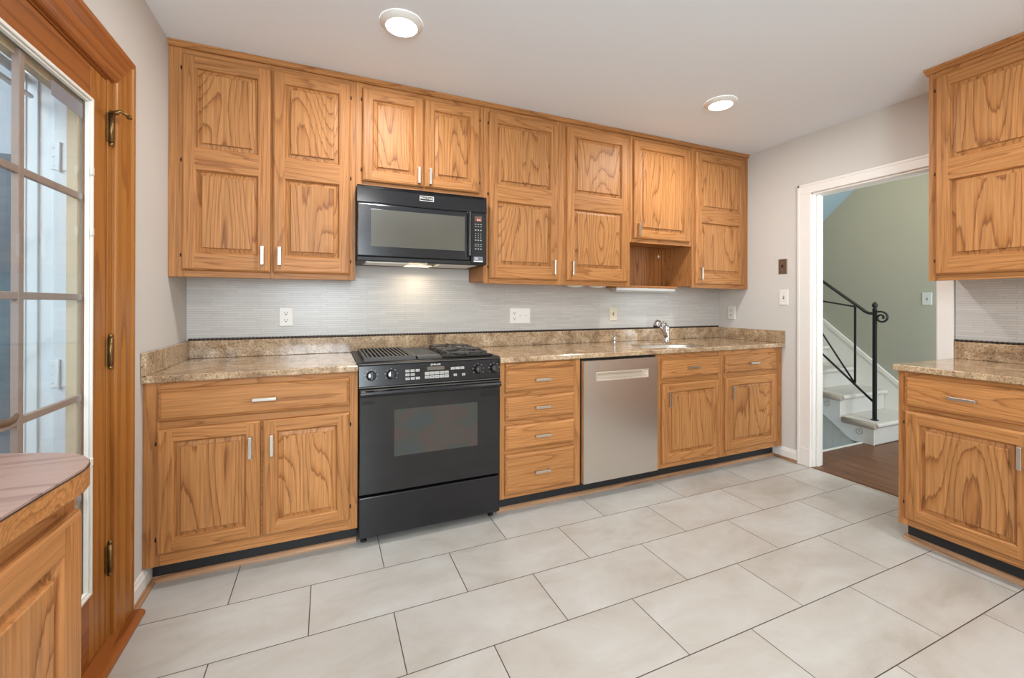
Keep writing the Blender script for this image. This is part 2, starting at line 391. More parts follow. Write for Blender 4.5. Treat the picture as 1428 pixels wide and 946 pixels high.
def copy_part(o, parent, loc=None):
    c = o.copy(); COL.objects.link(c); c.parent = parent
    if loc is not None: c.location = loc
    return c
def text_part(txt, size, mat, parent, loc, rot=(PI/2, 0, 0), name='lettering', extrude=.0004, sx=1.0):
    cu = bpy.data.curves.new('t', 'FONT'); cu.body = txt; cu.size = size; cu.extrude = extrude; cu.align_x = 'CENTER'; cu.align_y = 'CENTER'
    t = bpy.data.objects.new('t', cu); COL.objects.link(t)
    bpy.context.view_layer.update()
    me = bpy.data.meshes.new_from_object(t.evaluated_get(bpy.context.evaluated_depsgraph_get()))
    bpy.data.objects.remove(t)
    me.materials.clear(); me.materials.append(mat)
    o = bpy.data.objects.new(name, me); COL.objects.link(o); o.parent = parent; o.location = loc; o.rotation_euler = rot; o.scale = (sx, 1, 1)
    return o

# ------------------------------------------------------------------ room shell
XL, XR, ZC = -.715, 3.3427, 2.512
YF = -5.0
struct(MB().box(XL-.02, XR+.02, YF, .02, -.08, 0).build('floor', FLOOR_T))
struct(MB().box(XL-.25, XR+.12, YF-.1, .12, ZC, ZC+.1).build('ceiling', CEIL_P))
struct(MB().box(XL-.25, XR+.12, 0, .12, 0, ZC).build('wall_back', WALL_P))
DY0, DY1, DZ = -.915, -1.80, 2.03           # entry door opening in the left wall
w = MB(); w.box(XL-.2, XL, DY0, 0, 0, ZC); w.box(XL-.2, XL, YF, DY1, 0, ZC); w.box(XL-.2, XL, DY1, DY0, DZ, ZC)
struct(w.build('wall_left', WALL_P))
HY0, HY1, HZ = -.832, -1.572, 2.064          # doorway to the hall in the right wall
w = MB(); w.box(XR, XR+.115, HY0, 0, 0, ZC); w.box(XR, XR+.115, YF, HY1, 0, ZC); w.box(XR, XR+.115, HY1, HY0, HZ, ZC)
struct(w.build('wall_right', WALL_P))
w = MB(); w.box(XL-.2, -.66, YF-.1, YF, 0, ZC); w.box(.46, XR+.115, YF-.1, YF, 0, ZC); w.box(-.66, .46, YF-.1, YF, 0, .79); w.box(-.66, .46, YF-.1, YF, 2.31, ZC)  # window opening added for the fill light
struct(w.build('wall_front', WALL_P))

# baseboards and their oak shoe mouldings
def baseboard_profile(h=.088):
    return [(0, 0), (.014, 0), (.014, h-.022), (.009, h-.014), (.007, h-.004), (.004, h), (0, h)]
w = MB(); w.prism([(XL+a, b) for a, b in baseboard_profile()], 'y', -.760, -.532); struct(w.build('baseboard_left', TRIM_W))
w = MB(); w.prism([(XR-a, b) for a, b in baseboard_profile()], 'y', -.744, -.532); struct(w.build('baseboard_right', TRIM_W))
def qround(r=.018): return [(0, 0)] + [(r*math.cos(a*PI/12), r*math.sin(a*PI/12)) for a in range(0, 7)]
KY = -.545                                   # toe kick plane
struct(MB().prism([(XL+.014+a, b) for a, b in qround()], 'y', -.775, KY-.002).build('trim_1', SHOE_Y))
struct(MB().prism([(XR-.014-a, b) for a, b in qround()], 'y', -.744, KY-.002).build('trim_2', SHOE_Y))
struct(MB().prism([(KY-.001-a, b) for a, b in qround(.02)], 'x', XL+.016, .140).build('trim_3', SHOE_X))
struct(MB().prism([(KY-.001-a, b) for a, b in qround(.02)], 'x', .912, XR-.016).build('trim_4', SHOE_X))

# white casing of the hall doorway
def casing_white(name):
    m = MB(); t = .018
    def leg(y0, y1, z1): m.box(XR-t, XR, y0, y1, 0, z1)
    m.box(XR-t, XR, HY0-.008, HY0+.088, 0, 2.132)
    m.box(XR-t, XR, HY1-.066, HY1+.008, 0, 2.132)
    m.box(XR-t-.001, XR, HY1-.066, HY0+.088, HZ-.004, 2.132)
    m.box(XR-t-.004, XR, HY0+.070, HY0+.088, 0, 2.133); m.box(XR-t-.004, XR, HY1-.066, HY0+.088, 2.115, 2.133)
    m.box(XR-t-.003, XR, HY0-.010, HY0+.090, 0, .135)          # plinth block
    m.box(XR-.002, XR+.117, HY0-.018, HY0, 0, HZ); m.box(XR-.002, XR+.117, HY1, HY1+.018, 0, HZ); m.box(XR-.002, XR+.117, HY1, HY0, HZ-.018, HZ)  # jamb lining
    m.box(XR+.035, XR+.075, HY0-.030, HY0-.018, 0, HZ); m.box(XR+.035, XR+.075, HY1+.018, HY1+.030, 0, HZ)
    return struct(m.build(name, TRIM_W, bevel=.003))
casing_white('trim_5')

# stained casing and threshold of the entry door
m = MB()
def cas_prof(w): return [(0, 0), (.012, 0), (.016, .006), (.016, w*.30), (.022, w*.45), (.022, w*.78), (.027, w*.84), (.027, w*.97), (.022, w), (0, w)]
CW = .135
cp_ = cas_prof(CW)
for (a, b), (a2, b2) in zip(cp_, cp_[1:] + cp_[:1]):
    def path(a, b): return [(XL+a, DY0+.012+b, 0), (XL+a, DY0+.012+b, DZ-.012+b), (XL+a, DY1-.012-b, DZ-.012+b), (XL+a, DY1-.012-b, 0)]
    p, q = path(a, b), path(a2, b2)
    for i in range(3): m.quad([p[i], p[i+1], q[i+1], q[i]], 1 if i == 1 else 0)
bmesh.ops.remove_doubles(m.bm, verts=m.bm.verts, dist=.00001)
m.box(XL-.06, XL+.001, DY0-.018, DY0+.014, 0, DZ); m.box(XL-.06, XL+.001, DY0-.018, DY1, DZ-.018, DZ, 1)
struct(m.build('trim_6', [PINE_V, PINE_H], bevel=.002))
m = MB(); m.prism([(XL-.06, 0), (XL+.062, 0), (XL+.062, .014), (XL+.052, .022), (XL+.002, .026), (XL-.06, .026)], 'y', DY1, -.772)
struct(m.build('trim_7', PINE_H, bevel=.002))

# ------------------------------------------------------------------ the entry door (15-lite, hinged on the right)
d1 = bpy.data.objects.new('door_1', None); COL.objects.link(d1); d1.location = (XL, DY0, 0); struct(d1)
# local: x 0 = room face, +x into room ; y 0 = hinge edge, negative = towards latch
DLW = .868; g0, g1, gz0, gz1 = -.130, -.740, .262, 1.894
m = MB(); t0, t1 = -.046, -.002
y_h = -.020; y_l = -DLW
m.box(t0, t1, g0, y_h, .03, 2.008, 0); m.box(t0, t1, y_l, g1, .03, 2.008, 0)
m.box(t0, t1, g1, g0, .03, gz0, 1); m.box(t0, t1, g1, g0, gz1, 2.008, 1)
m.build('door_leaf', [PINE_V, PINE_H], d1, bevel=.002)
def ring(m, y0, y1, z0, z1, wd, x0, x1, mi=0):
    m.box(x0, x1, y0, y0-wd, z0, z1, mi); m.box(x0, x1, y1+wd, y1, z0, z1, mi)
    m.box(x0, x1, y0-wd, y1+wd, z0, z0+wd, mi); m.box(x0, x1, y0-wd, y1+wd, z1-wd, z1, mi)
m = MB(); ring(m, g0+.003, g1-.003, gz0-.003, gz1+.003, .010, -.006, .006); ring(m, g0-.008, g1+.008, gz0+.008, gz1-.008, .006, -.012, .000)
gf = m.build('glazing_frame', WVINYL, d1, bevel=.0015)
m = MB(); ring(m, g0+.002, g1-.002, gz0, gz1, .030, -.050, -.024); m.build('outer_glazing_stop', BEIGE_ST, d1)
m = MB()
for k in range(1, 5):
    z = gz0 + (gz1-gz0)*k/5; m.box(-.030, -.016, g1+.014, g0-.014, z-.010, z+.010)
ym = -.448
m.box(-.031, -.015, ym-.011, ym+.011, gz0+.014, gz1-.014)
m.build('muntin_grid', MUNT, d1, bevel=.002)
m = MB(); m.box(-.013, -.011, g1+.012, g0-.012, gz0+.012, gz1-.012); m.build('glass', GLASS, d1)
m = MB()
for z in (1.655, 1.456, .70): m.box(.004, .010, g0-.020, g0-.004, z-.013, z+.013)
m.build('glazing_clips', WVINYL, d1, bevel=.002)
m = MB(); m.box(-.0112, -.0106, -.330, -.160, gz1-.075, gz1-.030); stk = m.build('glass_sticker', STICK, d1); stk['label'] = 'grey printed sticker in the upper corner of the glass'
def hinge_mb(pin=False):
    m = MB(); m.lathe([(.0065, -.05), (.0065, .05)], (0.006, 0, 0), 14)
    for z in (-.03, -.01, .01, .03): m.lathe([(.0072, z-.0006), (.0072, z+.0006)], (.006, 0, 0), 14)
    m.lathe([(.003, .05), (.0062, .054), (.006, .060), (.002, .064)], (.006, 0, 0), 14); m.lathe([(.002, -.064), (.006, -.060), (.006, -.054), (.003, -.05)], (.006, 0, 0), 14)
    m.box(-.001, .002, -.017, .017, -.05, .05)
    if pin:
        m.tube([(.008, 0, .058), (.030, .004, .066), (.040, .010, .060), (.046, .03, .058)], .0055, 10)
        m.lathe([(.008, 0), (.008, .012)], (.046, .030, .052), 12)
        m.tube([(.006, 0, .056), (.03, -.028, .048)], .004, 10); m.lathe([(.008, 0), (.008, .01)], (.03, -.03, .042), 12)
    return m
for z, p in ((1.845, True), (1.049, False), (.313, False)):
    hinge_mb(p).build('hinge', BRASS, d1, loc=(.002, -.010, z))
m = MB(); m.lathe([(.027, 0), (.027, .008), (.020, .014), (.011, .018), (.011, .055)], (0, 0, 0), 24, axis='x')
m.tube([(.055, 0, 0), (.062, .02, .002), (.064, .06, .004), (.064, .10, .002), (.063, .14, -.003), (.060, .165, -.002), (.058, .180, .004)], [.011, .011, .0095, .0085, .008, .0075, .006], 12, flat=(.7, 1.1))
m.build('lever_handle', BRONZE, d1, loc=(0, -.795, .958))

# white storm door frame outside, seen through the glass
sd = thing('storm_door', 'white storm door frame with hinges and closer outside the glazed wooden door', 'storm door', (XL-.05, DY0, 0))
m = MB()
m.box(-.155, -.012, -.018, 0, 0, 2.03); m.box(-.160, -.128, -.026, -.018, 0, 2.0); m.box(-.090, -.050, -.024, -.018, 0, 2.0); m.box(-.048, -.012, -.021, -.018, 0, 2.0)
m.box(-.155, -.012, -.018, DY1-DY0, 2.0, 2.03)
m.build('jamb', WALUM, sd, bevel=.002)
m = MB(); m.box(-.164, -.1555, -.030, -.004, .05, 1.99); m.box(-.164, -.1555, -.86, -.835, .05, 1.99); m.box(-.164, -.1555, -.835, -.030, 1.96, 1.99); m.box(-.164, -.1555, -.835, -.030, .05, .10)
m.build('door_frame', WALUM, sd, bevel=.002)
m = MB(); m.box(-.161, -.158, -.835, -.030, .10, 1.96); m.build('pane', GLASS, sd)
for z in (1.72, .98, .30):
    m = MB(); m.box(-.098, -.046, -.0275, -.024, -.045, .045); m.lathe([(.005, -.05), (.005, .05)], (-.072, -.029, 0), 10)
    for dz in (-.03, 0, .03): m.lathe([(.003, -.0292), (.003, -.0275)], (-.090, 0, dz), 8, axis='y')
    m.build('hinge', WALUM, sd, loc=(0, 0, z), bevel=.001)
m = MB(); m.lathe([(.019, 0), (.019, .30), (.008, .302), (.008, .50)], (-.135, 0, 1.905), 16, axis='y'); m.build('closer', WALUM, sd, loc=(0, -.55, 0))

# outside: a grey-blue sided wall and paving beyond the porch
struct(MB().box(-5.2, -5.0, -6, 5, -.2, 3.0).build('wall_outside', SIDING))
struct(MB().box(-5, 2, 2.6, 2.8, -.2, 2.6).build('wall_outside_back', SIDING))
struct(MB().box(-5.2, XL-.2, -6, 5, -.2, -.02).build('floor_porch', plain('porch_paving', (150, 156, 160), .8)))

# ------------------------------------------------------------------ cabinet parts
def bar_handle(parent, x, y, z, vertical=True, L=.097):
    """brushed bar pull standing off the face (local: -y is out)"""
    m = MB(); w, t, p = .0145, .007, .021
    if vertical:
        m.box(-w/2, w/2, -p-t, -p, -L/2, L/2); m.box(-w/2, w/2, -p-.001, .0, L/2-.008, L/2); m.box(-w/2, w/2, -p-.001, .0, -L/2, -L/2+.008)
    else:
        m.box(-L/2, L/2, -p-t, -p, -w/2, w/2); m.box(L/2-.008, L/2, -p-.001, 0, -w/2, w/2); m.box(-L/2, -L/2+.008, -p-.001, 0, -w/2, w/2)
    return m.build('handle', NICKEL, parent, loc=(x, y, z), bevel=.0015)
PH = [(0, -.0200), (.003, -.0193), (.0065, -.0150), (.0085, -.0090), (.011, -.0050), (.0135, -.0050), (.0300, -.0098), (.0306, -.0160), (.0330, -.0188)]
def raised_panel(m, x0, x1, z0, z1):
    rc = [(x0+d, x1-d, z0+d, z1-d, y) for d, y in PH]
    m.loops(rc[:5], 1, 2); m.loops(rc[4:], 0, 0, close=0)
def cab_door(parent, x0, x1, z0, z1, y, splits=None, handle=None, hinge=None, stile=.054, top=.054, bot=.056):
    """framed raised-panel door; splits: z-intervals (absolute) of its panels"""
    w, h = x1-x0, z1-z0; m = MB(); e = .010
    m.loops([(0, w, 0, h, 0), (0, w, 0, h, -.009), (.0025, w-.0025, .0025, h-.0025, -.015), (e, w-e, e, h-e, -.020)], 1, 2)
    m.quad([(0, 0, 0), (w, 0, 0), (w, 0, h), (0, 0, h)], 1)
    pans = [(a-z0, b-z0) for a, b in splits] if splits else [(bot, h-top)]
    s0, s1 = stile, w-stile
    m.quad([(e, -.02, e), (s0, -.02, e), (s0, -.02, h-e), (e, -.02, h-e)], 1); m.quad([(s1, -.02, e), (w-e, -.02, e), (w-e, -.02, h-e), (s1, -.02, h-e)], 1)
    zs = [e] + [v for p in sorted(pans) for v in p] + [h-e]
    for i in range(0, len(zs), 2): m.quad([(s0, -.02, zs[i]), (s1, -.02, zs[i]), (s1, -.02, zs[i+1]), (s0, -.02, zs[i+1])], 2)
    for a, b in pans: raised_panel(m, s0, s1, a, b)
    # fine joint grooves where rails meet stiles
    for a, b in pans:
        pass
    d = m.build('door', OAKS, parent, loc=(x0, y, z0), fix=False)
    fixn(d)
    if handle: bar_handle(d, handle[0]-x0, -.02, handle[1]-z0, True)
    if hinge is not None:
        side, zz = hinge
        xx = -.0035 if side == 'l' else w+.0035
        for z in zz:
            hm = MB(); hm.lathe([(.0035, -.008), (.0035, .008)], (0, -.004, 0), 10); hm.box(-.003, .003, -.010, 0, -.004, .004)
            hm.build('hinge', SCREW, d, loc=(xx, 0, z-z0))
    return d
def fixn(o):
    bm = bmesh.new(); bm.from_mesh(o.data); bmesh.ops.remove_doubles(bm, verts=bm.verts, dist=.00001)
    bmesh.ops.recalc_face_normals(bm, faces=bm.faces); bm.to_mesh(o.data); bm.free()
def drawer(parent, x0, x1, z0, z1, y, handle=True, name='drawer', hx=None, t=.02):
    w, h = x1-x0, z1-z0; m = MB(); e = .016
    m.loops([(0, w, 0, h, 0), (0, w, 0, h, -.007), (.003, w-.003, .003, h-.003, -.012), (.0045, w-.0045, .0045, h-.0045, -.013), (e, w-e, e, h-e, -t)], 0, 0, close=0)
    m.quad([(0, 0, 0), (w, 0, 0), (w, 0, h), (0, 0, h)], 0)
    d = m.build(name, OAK_H, parent, loc=(x0, y, z0), fix=False); fixn(d)
    if handle: bar_handle(d, (w/2 if hx is None else hx-x0), -t, h/2, False)
    return d
def face_frame(parent, w, y, z0, z1, stiles, rails, t=.02):
    """stiles: x-intervals full height; rails: list of (x0,x1,z0,z1)"""
    m = MB()
    for a, b in stiles: m.box(a, b, y, y+t, z0, z1, 0)
    for a, b, c, d in rails: m.box(a, b, y+.0004, y+t, c, d, 1)
    return m.build('face_frame', [OAK_V, OAK_H], parent, bevel=.0012)
def carcass(parent, w, y, z0, z1, mats=None, t=.018, top=True):
    m = MB(); m.box(0, t, y, -.001, z0, z1); m.box(w-t, w, y, -.001, z0, z1); m.box(t, w-t, y, -.001, z0, z0+t)
    if top: m.box(t, w-t, y, -.001, z1-t, z1)
    m.box(t, w-t, -.008, -.001, z0+t, z1-t)
    if top: m.box(t, w-t, y+.01, y+.014, z0+t, z1-t, 1)
    return m.build('carcass', [OAK_V, OAK_IN], parent)
UD = .306                     # wall cabinet depth to frame face
ZB, ZT = 1.353, 2.484         # frame bottom / frame top under the cornice
P_UP = [(1.468, 1.889), (1.990, 2.397)]
DZ0, DZ1 = 1.384, 2.456
H3 = (1.46, 1.93, 2.385)
def upper(label, x0, x1, doors, stiles, name='wall_cabinet', z0=ZB, group='oak wall cabinets', loc=None, rz=0, zc0=None):
    t = thing(name, label, 'cabinet', loc or (x0, 0, 0), rz)
    w = x1-x0
    carcass(t, w-.001, -UD+.02, (zc0 or z0+.018), ZT)
    xs = [0] + [v for s in stiles for v in s] + [w-.001]
    rails = []
    ss = sorted(stiles)
    for (a, b), (c, d) in zip(ss, ss[1:]): rails += [(b, c, z0, z0+.045), (b, c, ZT-.045, ZT)]
    face_frame(t, w, -UD, z0, ZT, ss, rails)
    for dd in doors: cab_door(t, dd['x0']-x0, dd['x1']-x0, dd.get('z0', DZ0), dd.get('z1', DZ1), -UD-.0008, dd.get('splits', P_UP),
                              (dd['hx']-x0, dd['hz']), (dd['hinge'], dd.get('hz3', H3)))
    return t
HZU = 1.470
upper('oak wall cabinet with two tall two-panel doors left of the microwave', XL+.001, .147,
      [dict(x0=-.658, x1=-.274, hx=-.309, hz=HZU, hinge='l'), dict(x0=-.265, x1=.118, hx=-.230, hz=HZU, hinge='r')],
      [(0, .065), (.437, .455), (.822, .861)])
upper('short oak wall cabinet with two doors directly above the black microwave', .148, .917,
      [dict(x0=.181, x1=.531, z0=1.922, splits=[(1.978, 2.400)], hx=.500, hz=1.985, hinge='l', hz3=(1.99, 2.39)), dict(x0=.537, x1=.886, z0=1.922, splits=[(1.978, 2.400)], hx=.568, hz=1.985, hinge='r', hz3=(1.99, 2.39))],
      [(0, .040), (.375, .396), (.730, .768)], z0=1.889)
upper('wide oak wall cabinet with two tall doors right of the microwave', .918, 2.079,
      [dict(x0=.951, x1=1.459, hx=1.422, hz=HZU, hinge='l'), dict(x0=1.527, x1=2.050, hx=1.566, hz=HZU, hinge='r')],
      [(0, .040), (.535, .615), (1.125, 1.160)])
tD = upper('oak wall cabinet with one short door over an open shelf niche above the sink', 2.080, 2.696,
      [dict(x0=2.105, x1=2.663, z0=1.715, splits=[(1.772, 2.400)], hx=2.142, hz=1.780, hinge='r', hz3=(1.78, 2.39))],
      [(0, .030), (.580, .615)], z0=1.686)
m = MB(); m.box(.0, .616, -.150, -.002, 1.350, 1.370, 0)
m.build('open_shelf', [OAK_H], tD, bevel=.002)
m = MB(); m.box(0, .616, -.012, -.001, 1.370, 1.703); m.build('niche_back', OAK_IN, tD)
m = MB(); m.lathe([(.004, -.002), (.004, 0)], (0, 0, 0), 12, axis='y')
for k in range(4):
    a = k*PI/2; m.tube([(0, -.001, 0), (.015*math.cos(a), -.001, .015*math.sin(a))], [.006, .002], 8)
m.build('hook_screw', WHITE_PL, tD, loc=(.54, -.013, 1.630))
upper('narrowest oak wall cabinet with a single tall door in the right corner', 2.697, XR-.001,
      [dict(x0=2.726, x1=3.285, hx=2.768, hz=HZU, hinge='r')], [(0, .040), (.575, .644)])
# continuous cornice strip at the ceiling
m = MB(); m.prism([(-.001, 2.485), (-UD-.006, 2.485), (-UD-.014, 2.491), (-UD-.014, 2.500), (-UD-.020, 2.505), (-UD-.020, 2.511), (-.001, 2.511)], 'x', XL+.001, XR-.001)
tag(m.build('cornice_moulding', OAK_H), 'long oak cornice strip between the ceiling and the row of wall cabinets on the back wall', 'moulding')

# base cabinets
BD = .610; BZ0, BZ1 = .093, .883
def base(label, x0, w, stiles, rails, loc=None, rz=0, depth=BD, z0=BZ0, z1=BZ1, kick=True, kx=(0, 0), top=True):
    t = thing('base_cabinet', label, 'cabinet', loc or (x0, 0, 0), rz)
    carcass(t, w, -depth+.02, z0, z1, top=top)
    face_frame(t, w, -depth, z0, z1, stiles, rails)
    if kick:
        m = MB(); m.box(kx[0], w-kx[1], -depth+.065, -depth+.080, .001, z0); k = m.build('toe_kick', KICK, t); k['label'] = 'black recessed toe kick'
    return t
fy = -BD-.0008
b = base('oak base cabinet with one wide drawer and two doors left of the range', XL+.001, .857, [(0, .058), (.812, .857)],
         [(.425, .455, .15, .675), (.058, .812, .845, BZ1), (.058, .812, .675, .720), (.058, .812, BZ0, .15)], kx=(.016, 0))
o = -(XL+.001)
drawer(b, -.661+o, .105+o, .714, .853, fy, hx=-.262+o)
cab_door(b, -.664+o, -.279+o, .146, .682, fy, [(.200, .630)], (-.318+o, .568), ('l', (.21, .62)))
cab_door(b, -.271+o, .106+o, .146, .682, fy, [(.200, .630)], (-.232+o, .568), ('r', (.21, .62)))
b = base('oak base cabinet stack of four drawers between range and dishwasher', .913, .539, [(0, .030), (.488, .539)],
         [(.03, .488, .838, BZ1), (.03, .488, .680, .712), (.03, .488, .515, .548), (.03, .488, .350, .376), (.03, .488, BZ0, .12)])
for z0, z1 in ((.709, .841), (.545, .681), (.374, .517), (.117, .351)): drawer(b, .942-.913, 1.406-.913, z0, z1, fy)
m = MB(); m.box(.030, .490, -.012, .20, .850, .874); m.build('pull_out_board', OAK_H, b, loc=(0, fy, 0), bevel=.002)
b = base('oak sink base cabinet with one false drawer front and door beside the dishwasher', 2.052, .632, [(0, .048), (.580, .632)],
         [(.048, .58, .842, BZ1), (.048, .58, .670, .715), (.048, .58, BZ0, .14)], top=False)
drawer(b, 2.096-2.052, 2.636-2.052, .711, .847, fy, name='false_drawer_front')
cab_door(b, 2.097-2.052, 2.637-2.052, .126, .674, fy, [(.182, .620)], (2.148-2.052, .570), ('r', (.21, .62)))
b = base('rightmost oak base cabinet with drawer and door against the doorway wall', 2.685, .6565, [(0, .018), (.572, .6565)],
         [(.018, .572, .842, BZ1), (.018, .572, .670, .715), (.018, .572, BZ0, .15)], kx=(0, .016))
drawer(b, 2.699-2.685, 3.260-2.685, .709, .847, fy)
cab_door(b, 2.700-2.685, 3.261-2.685, .138, .678, fy, [(.194, .624)], (2.752-2.685, .572), ('r', (.21, .62)))

# right-hand run (faces left): local x runs towards the viewer
RZ = -PI/2; RY = -1.645
t = thing('wall_cabinet', 'oak wall cabinet at the right edge above the granite side counter', 'cabinet', (XR-.001, RY, 0), RZ)
carcass(t, .98, -UD+.02, ZB+.018, ZT)
face_frame(t, .98, -UD, ZB, ZT, [(0, .045), (.475, .505), (.94, .98)], [(a, b, c, d) for a, b in ((.045, .475), (.505, .94)) for c, d in ((ZB, ZB+.045), (ZT-.045, ZT))])
cab_door(t, .032, .478, DZ0, DZ1, -UD-.0008, P_UP, (.44, HZU), ('l', H3))
cab_door(t, .502, .948, DZ0, DZ1, -UD-.0008, P_UP, (.54, HZU), ('r', H3))
m = MB(); m.prism([(-.001, 2.485), (-UD-.004, 2.485), (-UD-.022, 2.497), (-UD-.030, 2.500), (-UD-.030, 2.511), (-.001, 2.511)], 'x', -.012, .98)
m.build('crown', OAK_H, t)
t = base('oak base cabinet under the granite side counter beside the hall doorway', 0, .98, [(0, .040), (.472, .510), (.94, .98)],
         [(a, b, c, d) for a, b in ((.04, .472), (.51, .94)) for c, d in ((.845, BZ1), (.680, .712), (BZ0, .14))], loc=(XR-.001, RY-.004, 0), rz=RZ, kx=(.012, 0))
for a, b_, hs in ((.030, .480, 'l'), (.502, .952, 'r')):
    drawer(t, a, b_, .708, .858, fy); cab_door(t, a, b_, .128, .682, fy, [(.184, .626)], (b_-.045 if hs == 'l' else a+.045, .572), (hs, (.21, .62)))
struct(MB().prism([(XR-BD+.064-a, b) for a, b in qround(.022)], 'y', RY-.97, RY-.004).build('trim_8', SHOE_Y))

# near-left cabinet with laminate top
LY0, LY1 = -2.70, -1.768; LX = -.662
t = base('oak cabinet at the lower left corner of the view under the rounded laminate top', 0, LY1-LY0, [(0, .04), (.445, .475), (.87, LY1-LY0)],
         [(.04, .87, .800, .866), (.04, .87, BZ0, .14)], loc=(LX, LY0, 0), rz=PI/2, depth=.205, z1=.866, kick=False)
m = MB(); m.box(0, LY1-LY0, -.15, -.14, .001, BZ0); m.build('toe_kick', KICK, t)
cab_door(t, .478, LY1-LY0-.019, .118, .822, -.2058, [(.176, .766)], (.515, .70), ('r', (.2, .7)), stile=.066)
cab_door(t, .020, .442, .118, .822, -.2058, [(.176, .766)], (.40, .70), ('l', (.2, .7)), stile=.066)
prof = [(-.690, -2.75), (-.435, -2.75)] + [(-.432, -2.1), (-.424, -1.95), (-.417, -1.87), (-.416, -1.835), (-.422, -1.802), (-.434, -1.775), (-.450, -1.752), (-.475, -1.728), (-.510, -1.709), (-.56, -1.690), (-.62, -1.668), (-.690, -1.650)]
lt = thing('laminate_worktop', 'brown wood-look laminate top with rounded corner and oak edge at the lower left', 'worktop', (0, 0, 0))
def shrink(pl, d):
    c = Vector((-.56, -2.2)); out = []
    for x, y in pl: out.append((x - (d if x > -.68 else 0), y - (d if y > -2.7 and x < -.43 else 0)))
    return out
m = MB(); m.prism(prof, 'z', .868, .9105); m.build('oak_edge', OAK_H, lt, bevel=.003)
m = MB(); m.prism(shrink(prof, .001), 'z', .9107, .9145); m.prism(shrink(prof, -.0008), 'z', .9090, .9106, 1); m.build('laminate_surface', [LAMI, plain('laminate_core', (58, 44, 36), .6)], lt)

# ------------------------------------------------------------------ granite worktops
CY = -.640; SZ = 1.012
lw = thing('granite_worktop', 'short speckled granite worktop in the left corner beside the range', 'worktop', (0, 0, 0))
m = MB(); m.box(XL+.001, .143, CY, -.001, .8835, .914); m.build('slab', GRAN, lw, bevel=.005)
m = MB(); m.box(XL+.001, XL+.021, CY, -.0215, .9145, SZ); m.build('side_upstand', GRAN, lw, bevel=.002)
rw = thing('granite_worktop', 'long granite worktop holding the sink right of the range', 'worktop', (0, 0, 0))
SC = (2.350, -.405); SRX, SRY = .295, .185
m = MB(); NE = 64
hx0, hx1, hy0, hy1 = 1.98, 2.72, -.622, -.16
def ray_rect(a):
    dx, dy = math.cos(a), math.sin(a)
    tx = ((hx1-SC[0])/dx if dx > 0 else (hx0-SC[0])/dx) if abs(dx) > 1e-6 else 9
    ty = ((hy1-SC[1])/dy if dy > 0 else (hy0-SC[1])/dy) if abs(dy) > 1e-6 else 9
    k = min(tx, ty); return (SC[0]+dx*k, SC[1]+dy*k)
angs = sorted([2*PI*k/NE for k in range(NE)] + [math.atan2(y-SC[1], x-SC[0]) % (2*PI) for x in (hx0, hx1) for y in (hy0, hy1)])
def sell(a, k=1.0):
    return (SC[0]+SRX*k*math.cos(a)/ (abs(math.cos(a))**2.4*1 + abs(math.sin(a))**2.4)**(1/2.4), SC[1]+SRY*k*math.sin(a)/(abs(math.cos(a))**2.4 + abs(math.sin(a))**2.4)**(1/2.4))
for i in range(len(angs)):
    a, b_ = angs[i], angs[(i+1) % len(angs)]
    e0, e1, r0, r1 = sell(a), sell(b_), ray_rect(a), ray_rect(b_)
    m.quad([(*e0, .914), (*r0, .914), (*r1, .914), (*e1, .914)]); m.quad([(*e0, .899), (*e1, .899), (*r1, .8835), (*r0, .8835)])
    m.quad([(*e0, .914), (*e1, .914), (*e1, .899), (*e0, .899)])
RX0, RX1 = .907, XR-.001
def rect(x0, x1, y0, y1):
    m.quad([(x0, y0, .914), (x1, y0, .914), (x1, y1, .914), (x0, y1, .914)]); m.quad([(x0, y0, .8835), (x0, y1, .8835), (x1, y1, .8835), (x1, y0, .8835)])
CF = CY+.004
rect(RX0, hx0, CF, -.001); rect(hx1, RX1, CF, -.001); rect(hx0, hx1, CF, hy0); rect(hx0, hx1, hy1, -.001)
# eased front edge and ends
m.quad([(RX0, CF, .914), (RX0, CY, .910), (RX1, CY, .910), (RX1, CF, .914)]); m.quad([(RX0, CY, .910), (RX0, CY, .8875), (RX1, CY, .8875), (RX1, CY, .910)]); m.quad([(RX0, CY, .8875), (RX0, CF, .8835), (RX1, CF, .8835), (RX1, CY, .8875)])
for x in (RX0, RX1): m.quad([(x, CF, .8835), (x, CY, .8875), (x, CY, .910), (x, CF, .914), (x, -.001, .914), (x, -.001, .8835)])
slab = m.build('slab', GRAN, rw, fix=False)
m = MB(); m.box(XL+.001, XR-.001, -.021, -.001, .9145, SZ); m.build('back_upstand', GRAN, rw, bevel=.002)
m = MB(); m.box(XR-.021, XR-.001, CY, -.0215, .9145, SZ); m.build('side_upstand', GRAN, rw, bevel=.002)
sw = thing('granite_worktop', 'granite side counter at the right edge beside the hall doorway', 'worktop', (0, 0, 0))
m = MB(); m.box(XR-.642, XR-.001, RY-1.0, RY+.010, .8835, .914); m.build('slab', GRAN, sw, bevel=.005)
m = MB(); m.box(XR-.021, XR-.001, RY-1.0, RY+.003, .9145, SZ); m.build('back_upstand', GRAN, sw, bevel=.002)

